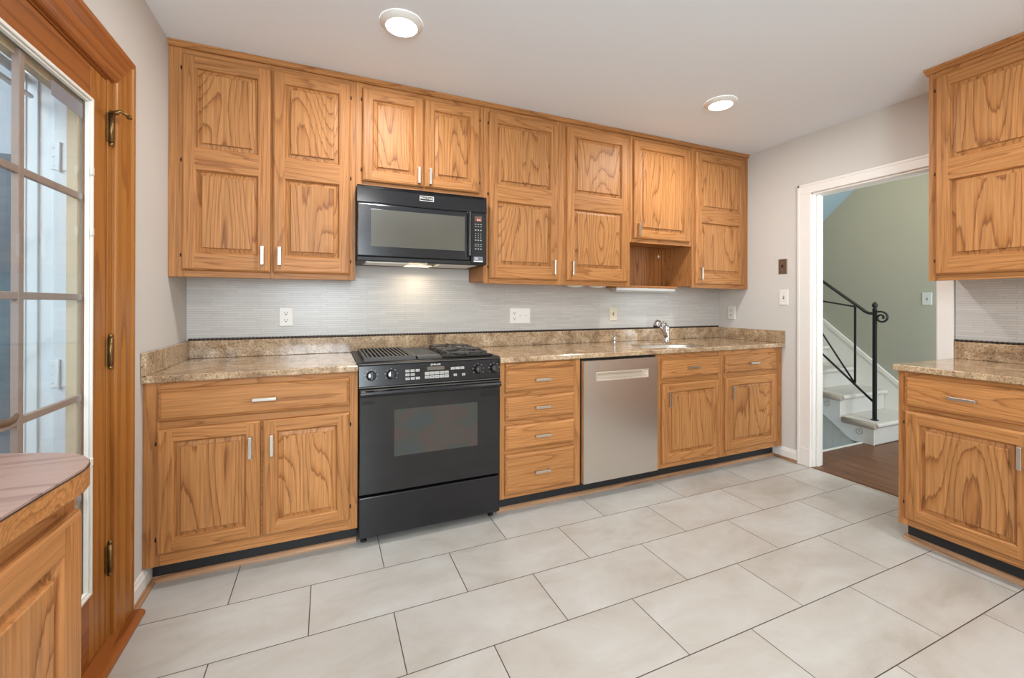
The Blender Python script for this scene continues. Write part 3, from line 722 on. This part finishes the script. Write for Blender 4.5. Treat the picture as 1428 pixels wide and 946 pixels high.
# ------------------------------------------------------------------ strip tile backsplashes with rope liners
def rope(length, r=.0058, pitch=.020, n=8, step=.0035):
    m = MB(); k = int(length/step); rings = []
    for i in range(k+1):
        x = length*i/k; ring = []
        for j in range(n):
            a = 2*PI*j/n; rr = r*(1 + .22*math.cos(2*(a - 2*PI*x/pitch/2)))
            ring.append(m.bm.verts.new((x, rr*math.cos(a)*.9, rr*math.sin(a))))
        rings.append(ring)
    for i in range(k):
        for j in range(n):
            f = m.bm.faces.new([rings[i][j], rings[i][(j+1) % n], rings[i+1][(j+1) % n], rings[i+1][j]]); f.smooth = True
    return m
ROPE = plain('bronze_rope_liner', (58, 46, 38), .35, .3, vary=.1)
ts = thing('tile_backsplash', 'pale grey strip tile backsplash along the back wall', 'backsplash', (XL+.001, -.001, 1.012))
m = MB(); m.box(0, XR-XL-.002, 0, .0065, 0, .37); p = m.build('tile_field', STRIP, ts, loc=(0, 0, .002), rot=(PI/2, 0, 0))
# the tile sheet is built lying down so that its pattern runs in its own x/y plane
bm = bmesh.new(); 
m2 = MB(); m2.box(0, XR-XL-.002, 0, .37, 0, .0065); old = p.data; m2.bm.to_mesh(old); m2.bm.free(); bm.free()
p.location = (0, -.0, .002); p.rotation_euler = (PI/2, 0, 0)
p.data.update()
rp = rope(XR-XL-.024).build('rope_liner', ROPE, ts, loc=(.011, -.013, .0066)); rp['label'] = 'dark bronze twisted rope liner'
ts2 = thing('tile_backsplash', 'pale strip tile patch under the right-hand wall cabinet', 'backsplash', (XR-.001, RY+.003, 1.012), -PI/2)
m = MB(); m.box(0, 1.0, 0, .37, 0, .0065); m.build('tile_field', STRIP, ts2, loc=(0, 0, .002), rot=(PI/2, 0, 0))
rp = rope(1.0).build('rope_liner', ROPE, ts2, loc=(0, -.013, .0066)); rp['label'] = 'dark bronze twisted rope liner'

# ------------------------------------------------------------------ range
R0 = .1455; RW = .757
rg = thing('range', 'black slide-in gas range with ridged grill and burner grates', 'range', (R0, 0, 0))
m = MB(); m.box(.002, RW-.002, -.600, -.075, .035, .900); m.build('body', BLK_S, rg, bevel=.003)
for x in (.03, RW-.03):
    for y in (-.57, -.12):
        m = MB(); m.lathe([(.016, 0), (.016, .008), (.010, .010), (.010, .036)], (x, y, 0.0005), 16); m.build('foot', BLK_S, rg)
# sloped control panel
m = MB(); m.prism([(-.585, .800), (-.640, .800), (-.643, .806), (-.628, .905), (-.622, .914), (-.585, .914)], 'x', 0, RW)
cp = m.build('control_panel', BLK_G, rg, bevel=.002)
PA = math.atan2(.015, .099)
def on_panel(x, s):   # s along the slope 0..1
    return (x, -.643 + .015*s - .0006, .806 + .099*s)
rotp = (PI/2 - PA, 0, 0)
def knob(x, s):
    m = MB(); m.lathe([(.024, 0), (.024, .003), (.0215, .006), (.0205, .024), (.018, .027), (0.001, .0275)], (0, 0, 0), 28)
    m.box(-.0055, .0055, -.020, .020, .024, .036)
    return m.build('knob', KNOBG, cp, loc=on_panel(x, s), rot=rotp, bevel=.0015)
for x in (.205, .303, .773, .867):
    knob(x-R0, .52)
    mk = MB()
    for k in range(7):
        a = math.radians(-30 + 40*k); mk.box(.031*math.cos(a)-.0022, .031*math.cos(a)+.0022, .031*math.sin(a)-.0015, .031*math.sin(a)+.0015, 0, .0006)
    mk.build('dial_marks', MARK, cp, loc=on_panel(x-R0, .52), rot=rotp)
def btns(x0, s0, cols, rows, bw, bh, gx, gy, skip=()):
    for r in range(rows):
        for c in range(cols):
            if (c, r) in skip: continue
            m = MB(); m.box(-bw/2, bw/2, -bh/2, bh/2, 0, .0012); m.box(-bw*.3, bw*.3, -.001, .001, .0012, .0015, 1)
            m.build('button', [MARK, BLK_S], cp, loc=on_panel(x0+c*gx-R0, s0-r*gy), rot=rotp)
btns(.385, .66, 3, 3, .021, .0125, .0265, .20, skip=((2, 1),))
btns(.487, .47, 5, 2, .0235, .0150, .0262, .19)
btns(.628, .66, 3, 1, .0225, .0130, .0262, .2); btns(.640, .30, 2, 1, .018, .012, .047, .2)
m = MB(); m.box(-.046, .046, -.009, .009, 0, .0010); m.build('display', SCREEN, cp, loc=on_panel(.535-R0, .72), rot=rotp)
text_part('JENN-AIR', .013, WHITE_PL, cp, on_panel(.535-R0, .915), rotp)
# slim strips: trim under panel, door top; pale strip paints the cooktop-edge reflection
EDGE = plain('trim_and_glint', (104, 101, 97), .4, .6, vary=.05)
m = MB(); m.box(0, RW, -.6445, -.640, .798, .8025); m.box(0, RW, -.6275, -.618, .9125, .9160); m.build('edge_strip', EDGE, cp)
# oven door
m = MB(); m.box(.002, RW-.002, -.640, -.602, .262, .790); dr = m.build('oven_door', BLK_GL, rg, bevel=.005)
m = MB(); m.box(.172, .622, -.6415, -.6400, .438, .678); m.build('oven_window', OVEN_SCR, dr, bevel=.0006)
m = MB(); m.box(.640, RW-.012, -.6412, -.6400, .705, .735); m.box(.012, .075, -.6412, -.64, .715, .735); m.build('handle_shadow_patch', BLK_S, dr)  # thin dark plates laid on the door as the handle's shade
m = MB(); m.prism([(-.642, .762), (-.664, .757), (-.674, .762), (-.678, .772), (-.674, .783), (-.660, .789), (-.640, .788), (-.640, .762)], 'x', .006, RW-.006)
m.build('handle', BLK_G, dr, bevel=.003)
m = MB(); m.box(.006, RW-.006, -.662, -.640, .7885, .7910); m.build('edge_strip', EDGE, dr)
m = MB(); m.box(.002, RW-.002, -.641, -.602, .046, .250); m.box(.03, RW-.03, -.625, -.602, .038, .050); m.build('storage_drawer', BLK_G, rg, bevel=.005)
# cooktop
m = MB(); m.prism([(-.622, .9145), (-.030, .9145), (-.030, .9215), (-.610, .9215), (-.622, .918)], 'x', -.006, RW+.006); m.build('cooktop', BLK_S, rg, bevel=.002)
m = MB(); fx0, fx1, fy0, fy1 = .028, .292, -.585, -.10
ZG = .9218
def frame_(m, x0, x1, y0, y1, z0, z1, w): m.box(x0, x1, y0, y0+w, z0, z1); m.box(x0, x1, y1-w, y1, z0, z1); m.box(x0, x0+w, y0+w, y1-w, z0, z1); m.box(x1-w, x1, y0+w, y1-w, z0, z1)
frame_(m, fx0, fx1, fy0, fy1, ZG, ZG+.022, .014); m.box(fx0, fx1, -.350, -.336, ZG, ZG+.018)
k = 11
for i in range(k):
    x = fx0+.014 + (fx1-fx0-.028)*(i+.5)/k; m.box(x-.0052, x+.0052, fy0+.012, fy1-.012, ZG+.004, ZG+.024)
m.build('grill_grate', BLK_M, rg, bevel=.0015)
m = MB(); m.box(fx0+.010, fx1-.010, fy0+.010, fy1-.010, ZG-.0002, ZG+.0035); m.build('grill_gap_shade', plain('grill_shade_black', (10, 10, 10), .7, spec=.1), rg)  # black plate added to deepen the shade between the grill bars
m = MB(); vx0, vx1 = .302, .432
m.box(vx0, vx1, -.585, -.50, ZG, ZG+.016); frame_(m, vx0, vx1, -.50, -.10, ZG, ZG+.016, .010)
for i in range(12):
    y = -.495 + .032*i; m.box(vx0+.008, vx1-.008, y+.008, y+.020, ZG+.004, ZG+.014)
for i in range(4):
    x = vx0+.02+.03*i; m.box(x-.003, x+.003, -.50, -.11, ZG+.002, ZG+.010)
m.build('vent_grille', BLK_M, rg, bevel=.0015)
m = MB(); px0, px1 = .442, .730
m.box(px0, px1, -.585, -.10, ZG, ZG+.006); m.box(px0, px1, -.585, -.575, ZG, ZG+.012); m.build('burner_pan', BLK_S, rg, bevel=.002)
for y in (-.46, -.22):
    bx = (px0+px1)/2
    m = MB(); m.lathe([(.050, ZG+.006), (.050, ZG+.012), (.036, ZG+.014), (.036, ZG+.020), (.030, ZG+.024), (.001, ZG+.0245)], (bx, y, 0), 28); m.build('burner', BLK_M, rg)
    m = MB(); g = .112; zt = ZG+.032
    for a in range(4):
        dx, dy = math.cos(a*PI/2), math.sin(a*PI/2)
        m.tube([(bx+dx*.022, y+dy*.022, zt), (bx+dx*g, y+dy*g, zt), (bx+dx*(g+.012), y+dy*(g+.006), ZG+.007)], .0055, 8)
    fr = [(bx-g, y-g*.95, zt-.006), (bx+g, y-g*.95, zt-.006), (bx+g, y+g*.95, zt-.006), (bx-g, y+g*.95, zt-.006), (bx-g, y-g*.95, zt-.006)]
    m.tube(fr, .005, 8)
    for sx in (-1, 1):
        for sy in (-1, 1): m.tube([(bx+sx*g, y+sy*g*.95, zt-.002), (bx+sx*g, y+sy*g*.95, ZG+.006)], .006, 8)
    m.build('burner_grate', BLK_M, rg)

# ------------------------------------------------------------------ microwave
MX = .151; MWW = .760
mw = thing('microwave', 'black over-the-range microwave under the short wall cabinet', 'microwave', (MX, 0, 0))
m = MB(); m.box(0, MWW, -.355, -.010, 1.462, 1.886); m.build('body', BLK_S, mw, bevel=.003)
m = MB(); m.prism([(-.356, 1.785), (-.386, 1.783), (-.388, 1.79), (-.384, 1.876), (-.376, 1.885), (-.356, 1.886)], 'x', 0, MWW)
for k in range(6): m.box(.02, MWW-.02, -.3872+.0006*k, -.360, 1.866-.0*k+.003*k, 1.867+.003*k)
tp = m.build('top_grille', BLK_G, mw, bevel=.0015)
def bfr(x0, x1, z0, z1, w, y): 
    m = MB(); m.box(x0, x1, y-.0008, y, z0, z0+w); m.box(x0, x1, y-.0008, y, z1-w, z1); m.box(x0, x0+w, y-.0008, y, z0+w, z1-w); m.box(x1-w, x1, y-.0008, y, z0+w, z1-w); return m
m = bfr(.345, .427, 1.824, 1.853, .0028, -.3865); bd = m.build('badge', WHITE_PL, mw); bd['label'] = 'small silver framed name badge'
text_part('MAYTAG', .018, WHITE_PL, bd, (.386, -.3870, 1.8392))
m = MB(); m.box(0, .654, -.386, -.357, 1.487, 1.782); md = m.build('door', BLK_G, mw, bevel=.006)
m = MB(); m.box(.073, .618, -.3872, -.3862, 1.543, 1.752); m.build('window', MW_SCR, md, bevel=.0005)
m = MB(); m.prism([(.630, -.386), (.632, -.406), (.638, -.414), (.648, -.416), (.656, -.410), (.656, -.386)], 'z', 1.512, 1.785)
m.build('handle', BLK_G, md, bevel=.003)
m = MB(); m.box(.660, MWW, -.386, -.357, 1.470, 1.782); pn = m.build('control_panel', BLK_S, mw, bevel=.004)
m = MB(); m.box(.682, .728, -.3870, -.3860, 1.728, 1.762); m.build('display', plain('display_glass', (96, 64, 52), .25), pn)
text_part('9:15', .014, LED_RED, pn, (.708, -.3874, 1.738))
def mbtn(x, z, w, h):
    m = MB(); m.box(-w/2, w/2, -.0006, .0006, -h/2, h/2); return m.build('button', MARK, pn, loc=(x, -.3866, z))
for z, w, h in ((1.712, .010, .0035), (1.698, .010, .0035), (1.676, .008, .007), (1.655, .004, .005), (1.642, .004, .005), (1.629, .004, .005), (1.614, .009, .006), (1.588, .011, .003), (1.578, .011, .003), (1.560, .009, .006)):
    for x in (.688, .705, .722): mbtn(x, z, w, h)
m = MB(); m.box(.676, .734, -.3872, -.3862, 1.480, 1.512); m.box(.676, .734, -.3875, -.3862, 1.480, 1.486, 1); sk = m.build('warranty_sticker', [STICK, WHITE_PL], pn); sk['label'] = 'silver and white sticker at the bottom of the keypad'
text_part('10', .020, WHITE_PL, sk, (.690, -.3876, 1.499)); text_part('YEAR', .011, BLK_S, sk, (.716, -.3876, 1.499))
m = MB(); m.box(.0, MWW, -.380, -.356, 1.463, 1.486); m.build('bottom_edge', BLK_S, mw, bevel=.003)
m = MB()
for x0 in (.05, .47):
    m.box(x0, x0+.24, -.33, -.12, 1.4585, 1.462)
    for k in range(12): m.box(x0+.01, x0+.23, -.32+.016*k, -.312+.016*k, 1.4570, 1.4586)
m.build('grease_filter', NICKEL, mw, bevel=.0005)
m = MB(); m.box(.30, .46, -.20, -.08, 1.4585, 1.4622); m.build('cooktop_lamp_lens', HOOD_ON, mw, bevel=.001)
area_light('cooktop_lamp', (.531, -.14, 1.452), (math.radians(-12), 0, 0), .12, 1.1, (1, .82, .58), 'RECTANGLE', .05)

# ------------------------------------------------------------------ dishwasher
DX = 1.459; DW = .584
dw = thing('dishwasher', 'stainless steel dishwasher between the drawer stack and sink cabinet', 'dishwasher', (DX, 0, 0))
m = MB(); m.box(-.003, DW+.002, -.600, -.05, .102, .880); m.build('tub', BLK_S, dw)
hx0_, hx1_, hz0, hz1 = .093, .505, .738, .788
m = MB(); yo = -.642
m.box(0, DW, yo, yo+.040, .104, hz0); m.box(0, DW, yo, yo+.040, hz1, .867); m.box(0, hx0_, yo, yo+.040, hz0, hz1); m.box(hx1_, DW, yo, yo+.040, hz0, hz1)
bmesh.ops.remove_doubles(m.bm, verts=m.bm.verts, dist=.00005)
dd = m.build('door_panel', STEEL, dw)
m = MB(); f_ = yo-.0022
m.loops([(hx0_-.004, hx1_+.004, hz0-.004, hz1+.004, yo-.0002), (hx0_-.003, hx1_+.003, hz0-.003, hz1+.003, f_), (hx0_+.003, hx1_-.003, hz0+.003, hz1-.003, f_)], 0, 0)
xa, xb, za, zb_ = hx0_+.003, hx1_-.003, hz0+.003, hz1-.003
prof_ = [(f_, za), (yo+.004, za+.002), (yo+.014, za+.012), (yo+.026, za+.028), (yo+.032, zb_-.010), (yo+.030, zb_-.004), (yo+.004, zb_-.002), (f_, zb_)]
for (y0_, z0_), (y1_, z1_) in zip(prof_, prof_[1:]): m.quad([(xa, y0_, z0_), (xb, y0_, z0_), (xb, y1_, z1_), (xa, y1_, z1_)])
for x_ in (xa, xb): m.quad([(x_, y_, z_) for y_, z_ in prof_])
m.build('pocket_handle', plain('bright_steel', (240, 234, 224), .42, 1.0, vary=.02), dd)
m = MB(); m.box(-.004, DW+.006, KY, KY+.015, .001, .100); k = m.build('toe_kick', KICK, dw); k['label'] = 'black recessed toe kick'

# ------------------------------------------------------------------ sink, faucet, dispenser
sk = thing('sink', 'oval stainless steel sink bowl set under the granite worktop', 'sink', (SC[0], SC[1], .70))
m = MB(); rings = []
for kx, z in ((1.004, .8985), (.998, .8985), (.985, .87), (.955, .78), (.90, .735), (.75, .722), (.2, .715), (.03, .713)):
    rings.append([m.bm.verts.new((sell(2*PI*i/64, kx)[0]-SC[0], sell(2*PI*i/64, kx)[1]-SC[1], z-.70)) for i in range(64)])
for a, b_ in zip(rings, rings[1:]):
    for i in range(64):
        f = m.bm.faces.new([a[i], a[(i+1) % 64], b_[(i+1) % 64], b_[i]]); f.smooth = True
m.bm.faces.new(rings[-1])
m.build('bowl', STEEL, sk, fix=True)
m = MB(); m.lathe([(.042, .017), (.042, .020), (.030, .019), (.028, .014)], (0, 0, 0), 28); m.build('drain', CHROME, sk)

fc = thing('faucet', 'chrome pull-out kitchen faucet standing behind the sink', 'faucet', (2.552, -.180, .9143), -1.02)
m = MB(); m.lathe([(.030, 0), (.030, .004), (.026, .008), (.0235, .012), (.0235, .10), (.0245, .115), (.022, .128), (.012, .133), (.001, .134)], (0, 0, 0), 28); m.build('body', CHROME, fc)
m = MB(); m.tube([(0, -.010, .045), (-.006, -.045, .085), (-.014, -.085, .122), (-.020, -.115, .143)], [.019, .018, .017, .018], 16); m.build('spout', CHROME, fc)
m = MB(); m.tube([(-.018, -.104, .138), (-.023, -.130, .156), (-.026, -.150, .160), (-.028, -.165, .148), (-.029, -.170, .130)], [.019, .023, .025, .026, .026], 18)
m.lathe([(.024, 0), (.024, .006)], (-.029, -.171, .124), 18, 1); m.build('spray_head', [CHROME, BLK_S], fc)
m = MB(); m.tube([(0, 0, .130), (0, .004, .140), (-.003, -.03, .156), (-.006, -.075, .163)], [.012, .011, .008, .007], 12, flat=(1.2, .6)); m.build('lever', CHROME, fc)
sp = thing('soap_dispenser', 'small chrome soap dispenser on the worktop left of the sink', 'soap dispenser', (2.010, -.215, .9143))
m = MB(); m.lathe([(.019, 0), (.019, .004), (.012, .008), (.011, .030), (.013, .034), (.013, .052), (.009, .056), (.008, .060)], (0, 0, 0), 20); m.build('base', CHROME, sp)
m = MB(); m.tube([(0, 0, .060), (0, 0, .066), (0, -.012, .070), (0, -.055, .066)], [.010, .0095, .007, .005], 12); m.build('nozzle', CHROME, sp)

# ------------------------------------------------------------------ ceiling lights
def can_light(x, y, label):
    t = thing('ceiling_light', label, 'light', (x, y, ZC-.0005), 0, 'flush disc ceiling lights')
    m = MB(); m.lathe([(.097, 0), (.097, -.004), (.092, -.008), (.076, -.021), (.072, -.022), (.070, -.020)], (0, 0, 0), 48, cap=False); m.build('trim_ring', WHITE_PL, t)
    m = MB(); m.lathe([(.0705, -.0205), (.0705, -.0195), (.002, -.0195)], (0, 0, 0), 48); m.lathe([(.0705, -.0205), (.05, -.0215), (.001, -.022)], (0, 0, 0), 48, cap=False)
    df = m.build('diffuser', LAMP_ON, t); return t
can_light(*CAN_SPOTS[0], 'bright round ceiling light above the microwave at the top left')
can_light(*CAN_SPOTS[1], 'bright round ceiling light near the doorway, farther right')
for x, y in CAN_SPOTS_FILL: can_light(x, y, 'added fill light, an unseen round ceiling disc behind the viewer')

# under-cabinet lights
ub = thing('under_cabinet_light', 'long white light bar under the open niche shelf above the sink', 'light', (2.075, -.150, 1.3495))
m = MB(); m.prism([(0, 0), (.06, 0), (.06, -.020), (.048, -.028), (.012, -.028), (0, -.020)], 'x', 0, .600); m.build('housing', plain('bar_housing', (196, 195, 194), .45), ub, bevel=.002)
m = MB(); m.box(.02, .58, .014, .046, -.0295, -.0275); m.build('lens', plain('frosted_lens', (240, 240, 236), .5), ub)
for i, (x, lb) in enumerate(((1.660, 'white puck light under the wide wall cabinet, left one of two'), (1.865, 'white puck light under the wide wall cabinet, right one beside the light bar'))):
    pk = thing('puck_light', lb, 'light', (x, -.215 if i == 0 else -.20, 1.3705), 0, 'white puck lights under the wall cabinet')
    m = MB(); m.lathe([(.060, 0), (.062, -.012), (.056, -.022), (.040, -.024)], (0, 0, 0), 32); m.build('housing', WHITE_PL, pk)
    m = MB(); m.lathe([(.040, -.0241), (.030, -.027), (.001, -.028)], (0, 0, 0), 32); m.build('lens', plain('puck_lens', (236, 236, 232), .4), pk)

# ------------------------------------------------------------------ outlets and switches (local: plate in x/z, facing -y)
def outlet_parts(t, x=0):
    for dz in (-.021, .021):
        m = MB(); m.prism([(x+.017*math.cos(a)*1.0, dz+.0145*math.sin(a)) for a in [k*PI/10 for k in range(20)]], 'y', -.0078, -.005); s_ = m.build('socket', WHITE_PL, t)
        m = MB(); m.box(x-.0085, x-.0058, -.0086, -.0070, dz-.002, dz+.009); m.box(x+.0058, x+.0085, -.0086, -.0070, dz-.002, dz+.008); m.lathe([(.0035, -.0086), (.0035, -.0070)], (x, 0, dz-.0075), 10, axis='y'); m.build('slot', SLOT, s_)
def plate(name, label, cat, loc, rz, w, h, mat, gangs, mats=None, cols=None):
    t = thing(name, label, cat, loc, rz)
    m = MB(); m.loops([(-w/2, w/2, -h/2, h/2, -.0005), (-w/2, w/2, -h/2, h/2, -.003), (-w/2+.004, w/2-.004, -h/2+.004, h/2-.004, -.006)], 0, 0, close=0); m.quad([(-w/2, -.0005, -h/2), (w/2, -.0005, -h/2), (w/2, -.0005, h/2), (-w/2, -.0005, h/2)]); m.build('plate', mat, t)
    n = len(gangs)
    for i, g in enumerate(gangs):
        x = (i-(n-1)/2)*.046
        if g == 'o': outlet_parts(t, x)
        else:
            m = MB(); m.box(x-.0055, x+.0055, -.0068, -.0055, -.012, .012); m.build('slot', mat if g == 'w' else SLOT, t)
            m = MB(); m.prism([(-.006, -.004), (-.018, .003), (-.018, .008), (-.006, .007)], 'x', x-.004, x+.004); m.build('toggle', SLOT if g == 'd' else mat, t)
            m = MB()
            for dz in (-.030, .030): m.lathe([(.003, -.0070), (.003, -.0055)], (x, 0, dz), 10, axis='y')
            m.build('screw', NICKEL if g != 'w' else mat, t)
    return t
plate('power_outlet', 'white double power outlet on the tiles above the left worktop', 'outlet', (-.224, -.0078, 1.141), 0, .076, .114, WHITE_PL, 'o')
plate('switch_panel', 'wide white three-gang plate with outlet and two switches right of the range', 'switch', (1.312, -.0078, 1.133), 0, .165, .114, WHITE_PL, 'oww')
plate('light_switch', 'narrow almond switch plate on the tiles left of the faucet', 'switch', (2.149, -.0078, 1.140), 0, .072, .114, ALMOND, 's')
plate('power_outlet', 'white outlet on the side wall just above the right end of the worktop', 'outlet', (XR-.0005, -.147, 1.146), -PI/2, .078, .118, WHITE_PL, 'o')
plate('light_switch', 'dark bronze switch plate beside the hall doorway, above the white one', 'switch', (XR-.0005, -.618, 1.525), -PI/2, .070, .118, BRONZE, 'd')
plate('light_switch', 'white switch plate beside the hall doorway, below the bronze one', 'switch', (XR-.0005, -.627, 1.278), -PI/2, .074, .124, WHITE_PL, 's')

# ------------------------------------------------------------------ hall with staircase
HX = 5.08
struct(MB().box(XR, HX, -3.0, -.645, -.08, -.002).build('floor_hall', DARKW))
struct(MB().box(XR-.012, XR+.075, HY1+.018, HY0-.018, -.002, .006).build('trim_9', DARKW, bevel=.003))
struct(MB().box(HX, HX+.1, -3.1, 1.9, -1.5, 3.2).build('wall_hall', HALL_P))
struct(MB().box(XR+.115, HX+.1, 1.8, 1.9, -1.5, 3.2).build('wall_hall_back', HALL_P))
struct(MB().box(XR+.115, HX, -3.1, -3.0, 0, 3.2).build('wall_hall_front', HALL_P))
struct(MB().box(XR, XR+.115, .12, 1.9, -1.5, 3.2).build('wall_hall_side', HALL_P))
struct(MB().box(XR+.115, HX, -3.1, -.20, 2.56, 2.66).build('ceiling_hall', CEIL_P))
struct(MB().prism([(-.225, 2.443), (.60, 1.705), (.60, 1.80), (-.225, 2.56)], 'x', XR+.115, HX).build('ceiling_stair_soffit', SOFF_BLUE))
st = thing('staircase', 'carpeted staircase with white scrolled side rising beyond the hall doorway', 'staircase', (0, 0, 0))
SX = 4.345; RUN, RISE, Y1 = .265, .192, -.742
for i in range(6):
    y0, z1 = Y1 + RUN*i, RISE*(i+1)
    xs = SX + .012
    m = MB()
    m.prism([(y0, z1-RISE), (y0, z1-.045), (y0-.020, z1-.040), (y0-.032, z1-.026), (y0-.030, z1-.010), (y0-.018, z1-.001), (y0, z1), (y0+RUN+.01, z1), (y0+RUN+.01, z1-RISE)], 'x', xs, HX-.02)
    sp_ = m.build('step', CARPET, st, bevel=.006)
    m = MB()          # nosing roll wrapped over the open side
    m.tube([(xs-.004, y0-.012, z1-.026), (xs-.004, y0+.09, z1-.026), (xs-.004, y0+RUN-.02, z1-.026)], .029, 12); m.build('nosing_roll', CARPET_SHADE, sp_)
m = MB()
poly = [(Y1, 0)]
for i in range(6):
    poly += [(Y1+RUN*i, RISE*(i+1)-.03), (Y1+RUN*(i+1), RISE*(i+1)-.03)]
poly += [(Y1+RUN*6, .7245*(RUN*6-.17)), (Y1+.17, 0)]
m.prism(poly, 'x', SX, SX+.011); sg = m.build('stringer', STAIR_W, st)
def scroll(y, z, s=1.0):
    pts = []
    for k in range(26):
        a = k/25*2.6*PI; r = (.034 - .026*k/25)*s
        pts.append((SX-.002, y + r*math.cos(a+PI*.6), z + r*math.sin(a+PI*.6)))
    m = MB(); m.tube(pts, .0035*s, 8); return m.build('scroll', plain('scroll_paint', (176, 172, 164), .6), st)
for i in range(4): scroll(Y1+.115+RUN*i, RISE*i+.098)
m = MB(); m.prism([(-.86, .22), (1.0, 1.80), (1.0, .95), (-.45, 0), (-.86, 0)], 'x', HX-.018, HX-.001); m.prism([(-.86, .24), (1.0, 1.845), (1.0, 1.80), (-.86, .195)], 'x', HX-.026, HX-.001); m.build('skirt_board', STAIR_W, st)
# panelled wall below the stringer, going down with the basement stairs
m = MB(); m.prism([(Y1+.16, -1.4), (Y1+.16, -.02), (Y1+RUN*6, .7245*(RUN*6-.19)), (Y1+RUN*6, -1.4)], 'x', SX+.0115, SX+.03)
for k in range(18): 
    y = Y1+.20+.07*k; m.box(SX+.009, SX+.0115, y, y+.06, -1.4, (y-Y1-.19)*.7245)
m.build('side_panel', BEAD_P, st)
m = MB(); m.box(SX-.002, SX+.006, -.655, -.58, -.05, .012); struct(MB().box(XR+.115, SX, -.660, -.645, -.10, .006).build('trim_10', STAIR_W)); m.bm.free()

rl = thing('stair_railing', 'black wrought iron stair railing with scrolled newel post', 'railing', (4.47, -.686, .1925))
def RP(y, z): return (0, y+.686, z-.1925)
m = MB(); m.box(-.013, .013, -.013, .013, 0, .985); m.box(-.022, .022, -.022, .022, 0, .008); m.build('newel_post', IRON, rl, bevel=.002)
m = MB(); m.lathe([(.018, .985), (.018, .992), (.010, .996), (.012, 1.000), (.020, 1.012), (.022, 1.022), (.018, 1.036), (.008, 1.050), (.001, 1.056)], (0, 0, 0), 20); m.build('finial', IRON, rl)
m = MB(); m.tube([RP(-.680, 1.143), RP(-.640, 1.145), RP(-.610, 1.160), RP(-.581, 1.186), RP(-.208, 1.484), RP(.55, 2.09)], .017, 12, flat=(1, .75)); m.build('handrail', IRON, rl)
m = MB(); pts = []
for k in range(30):
    a = PI*.5 - k/29*2.7*PI; r = .052 - .040*k/29
    pts.append(RP(-.735 - r*math.cos(a)*1.0, 1.108 + r*math.sin(a)))
pts = [RP(-.690, 1.158)] + pts
m.tube(pts, .008, 10, flat=(1.5, 1)); m.build('volute', IRON, rl)
m = MB(); m.tube([RP(-.680, .352), RP(-.208, .772), RP(.55, 1.445)], .010, 10); m.build('bottom_rail', IRON, rl)
for dy in (0, .75):
    m = MB(); m.box(-.007, .007, -.007, .007, .500+dy*.87, 1.200+dy*.83); m.build('baluster', IRON, rl, loc=(0, -.532+dy+.686, -.1925), bevel=.001)
m = MB(); m.tube([RP(-.532, 1.203), RP(-.208, 1.262), RP(.2, 1.335)], .008, 10); m.build('cross_bar', IRON, rl)
m = MB(); m.tube([RP(-.532, .492), RP(-.208, 1.000), RP(.0, 1.32)], .008, 10); m.build('cross_bar', IRON, rl)
plate('light_switch', 'pale switch plate on the far green-grey wall of the hall', 'switch', (HX-.0005, -.796, 1.276), -PI/2, .072, .116, plain('pale_plate', (196, 202, 200), .5), 's')
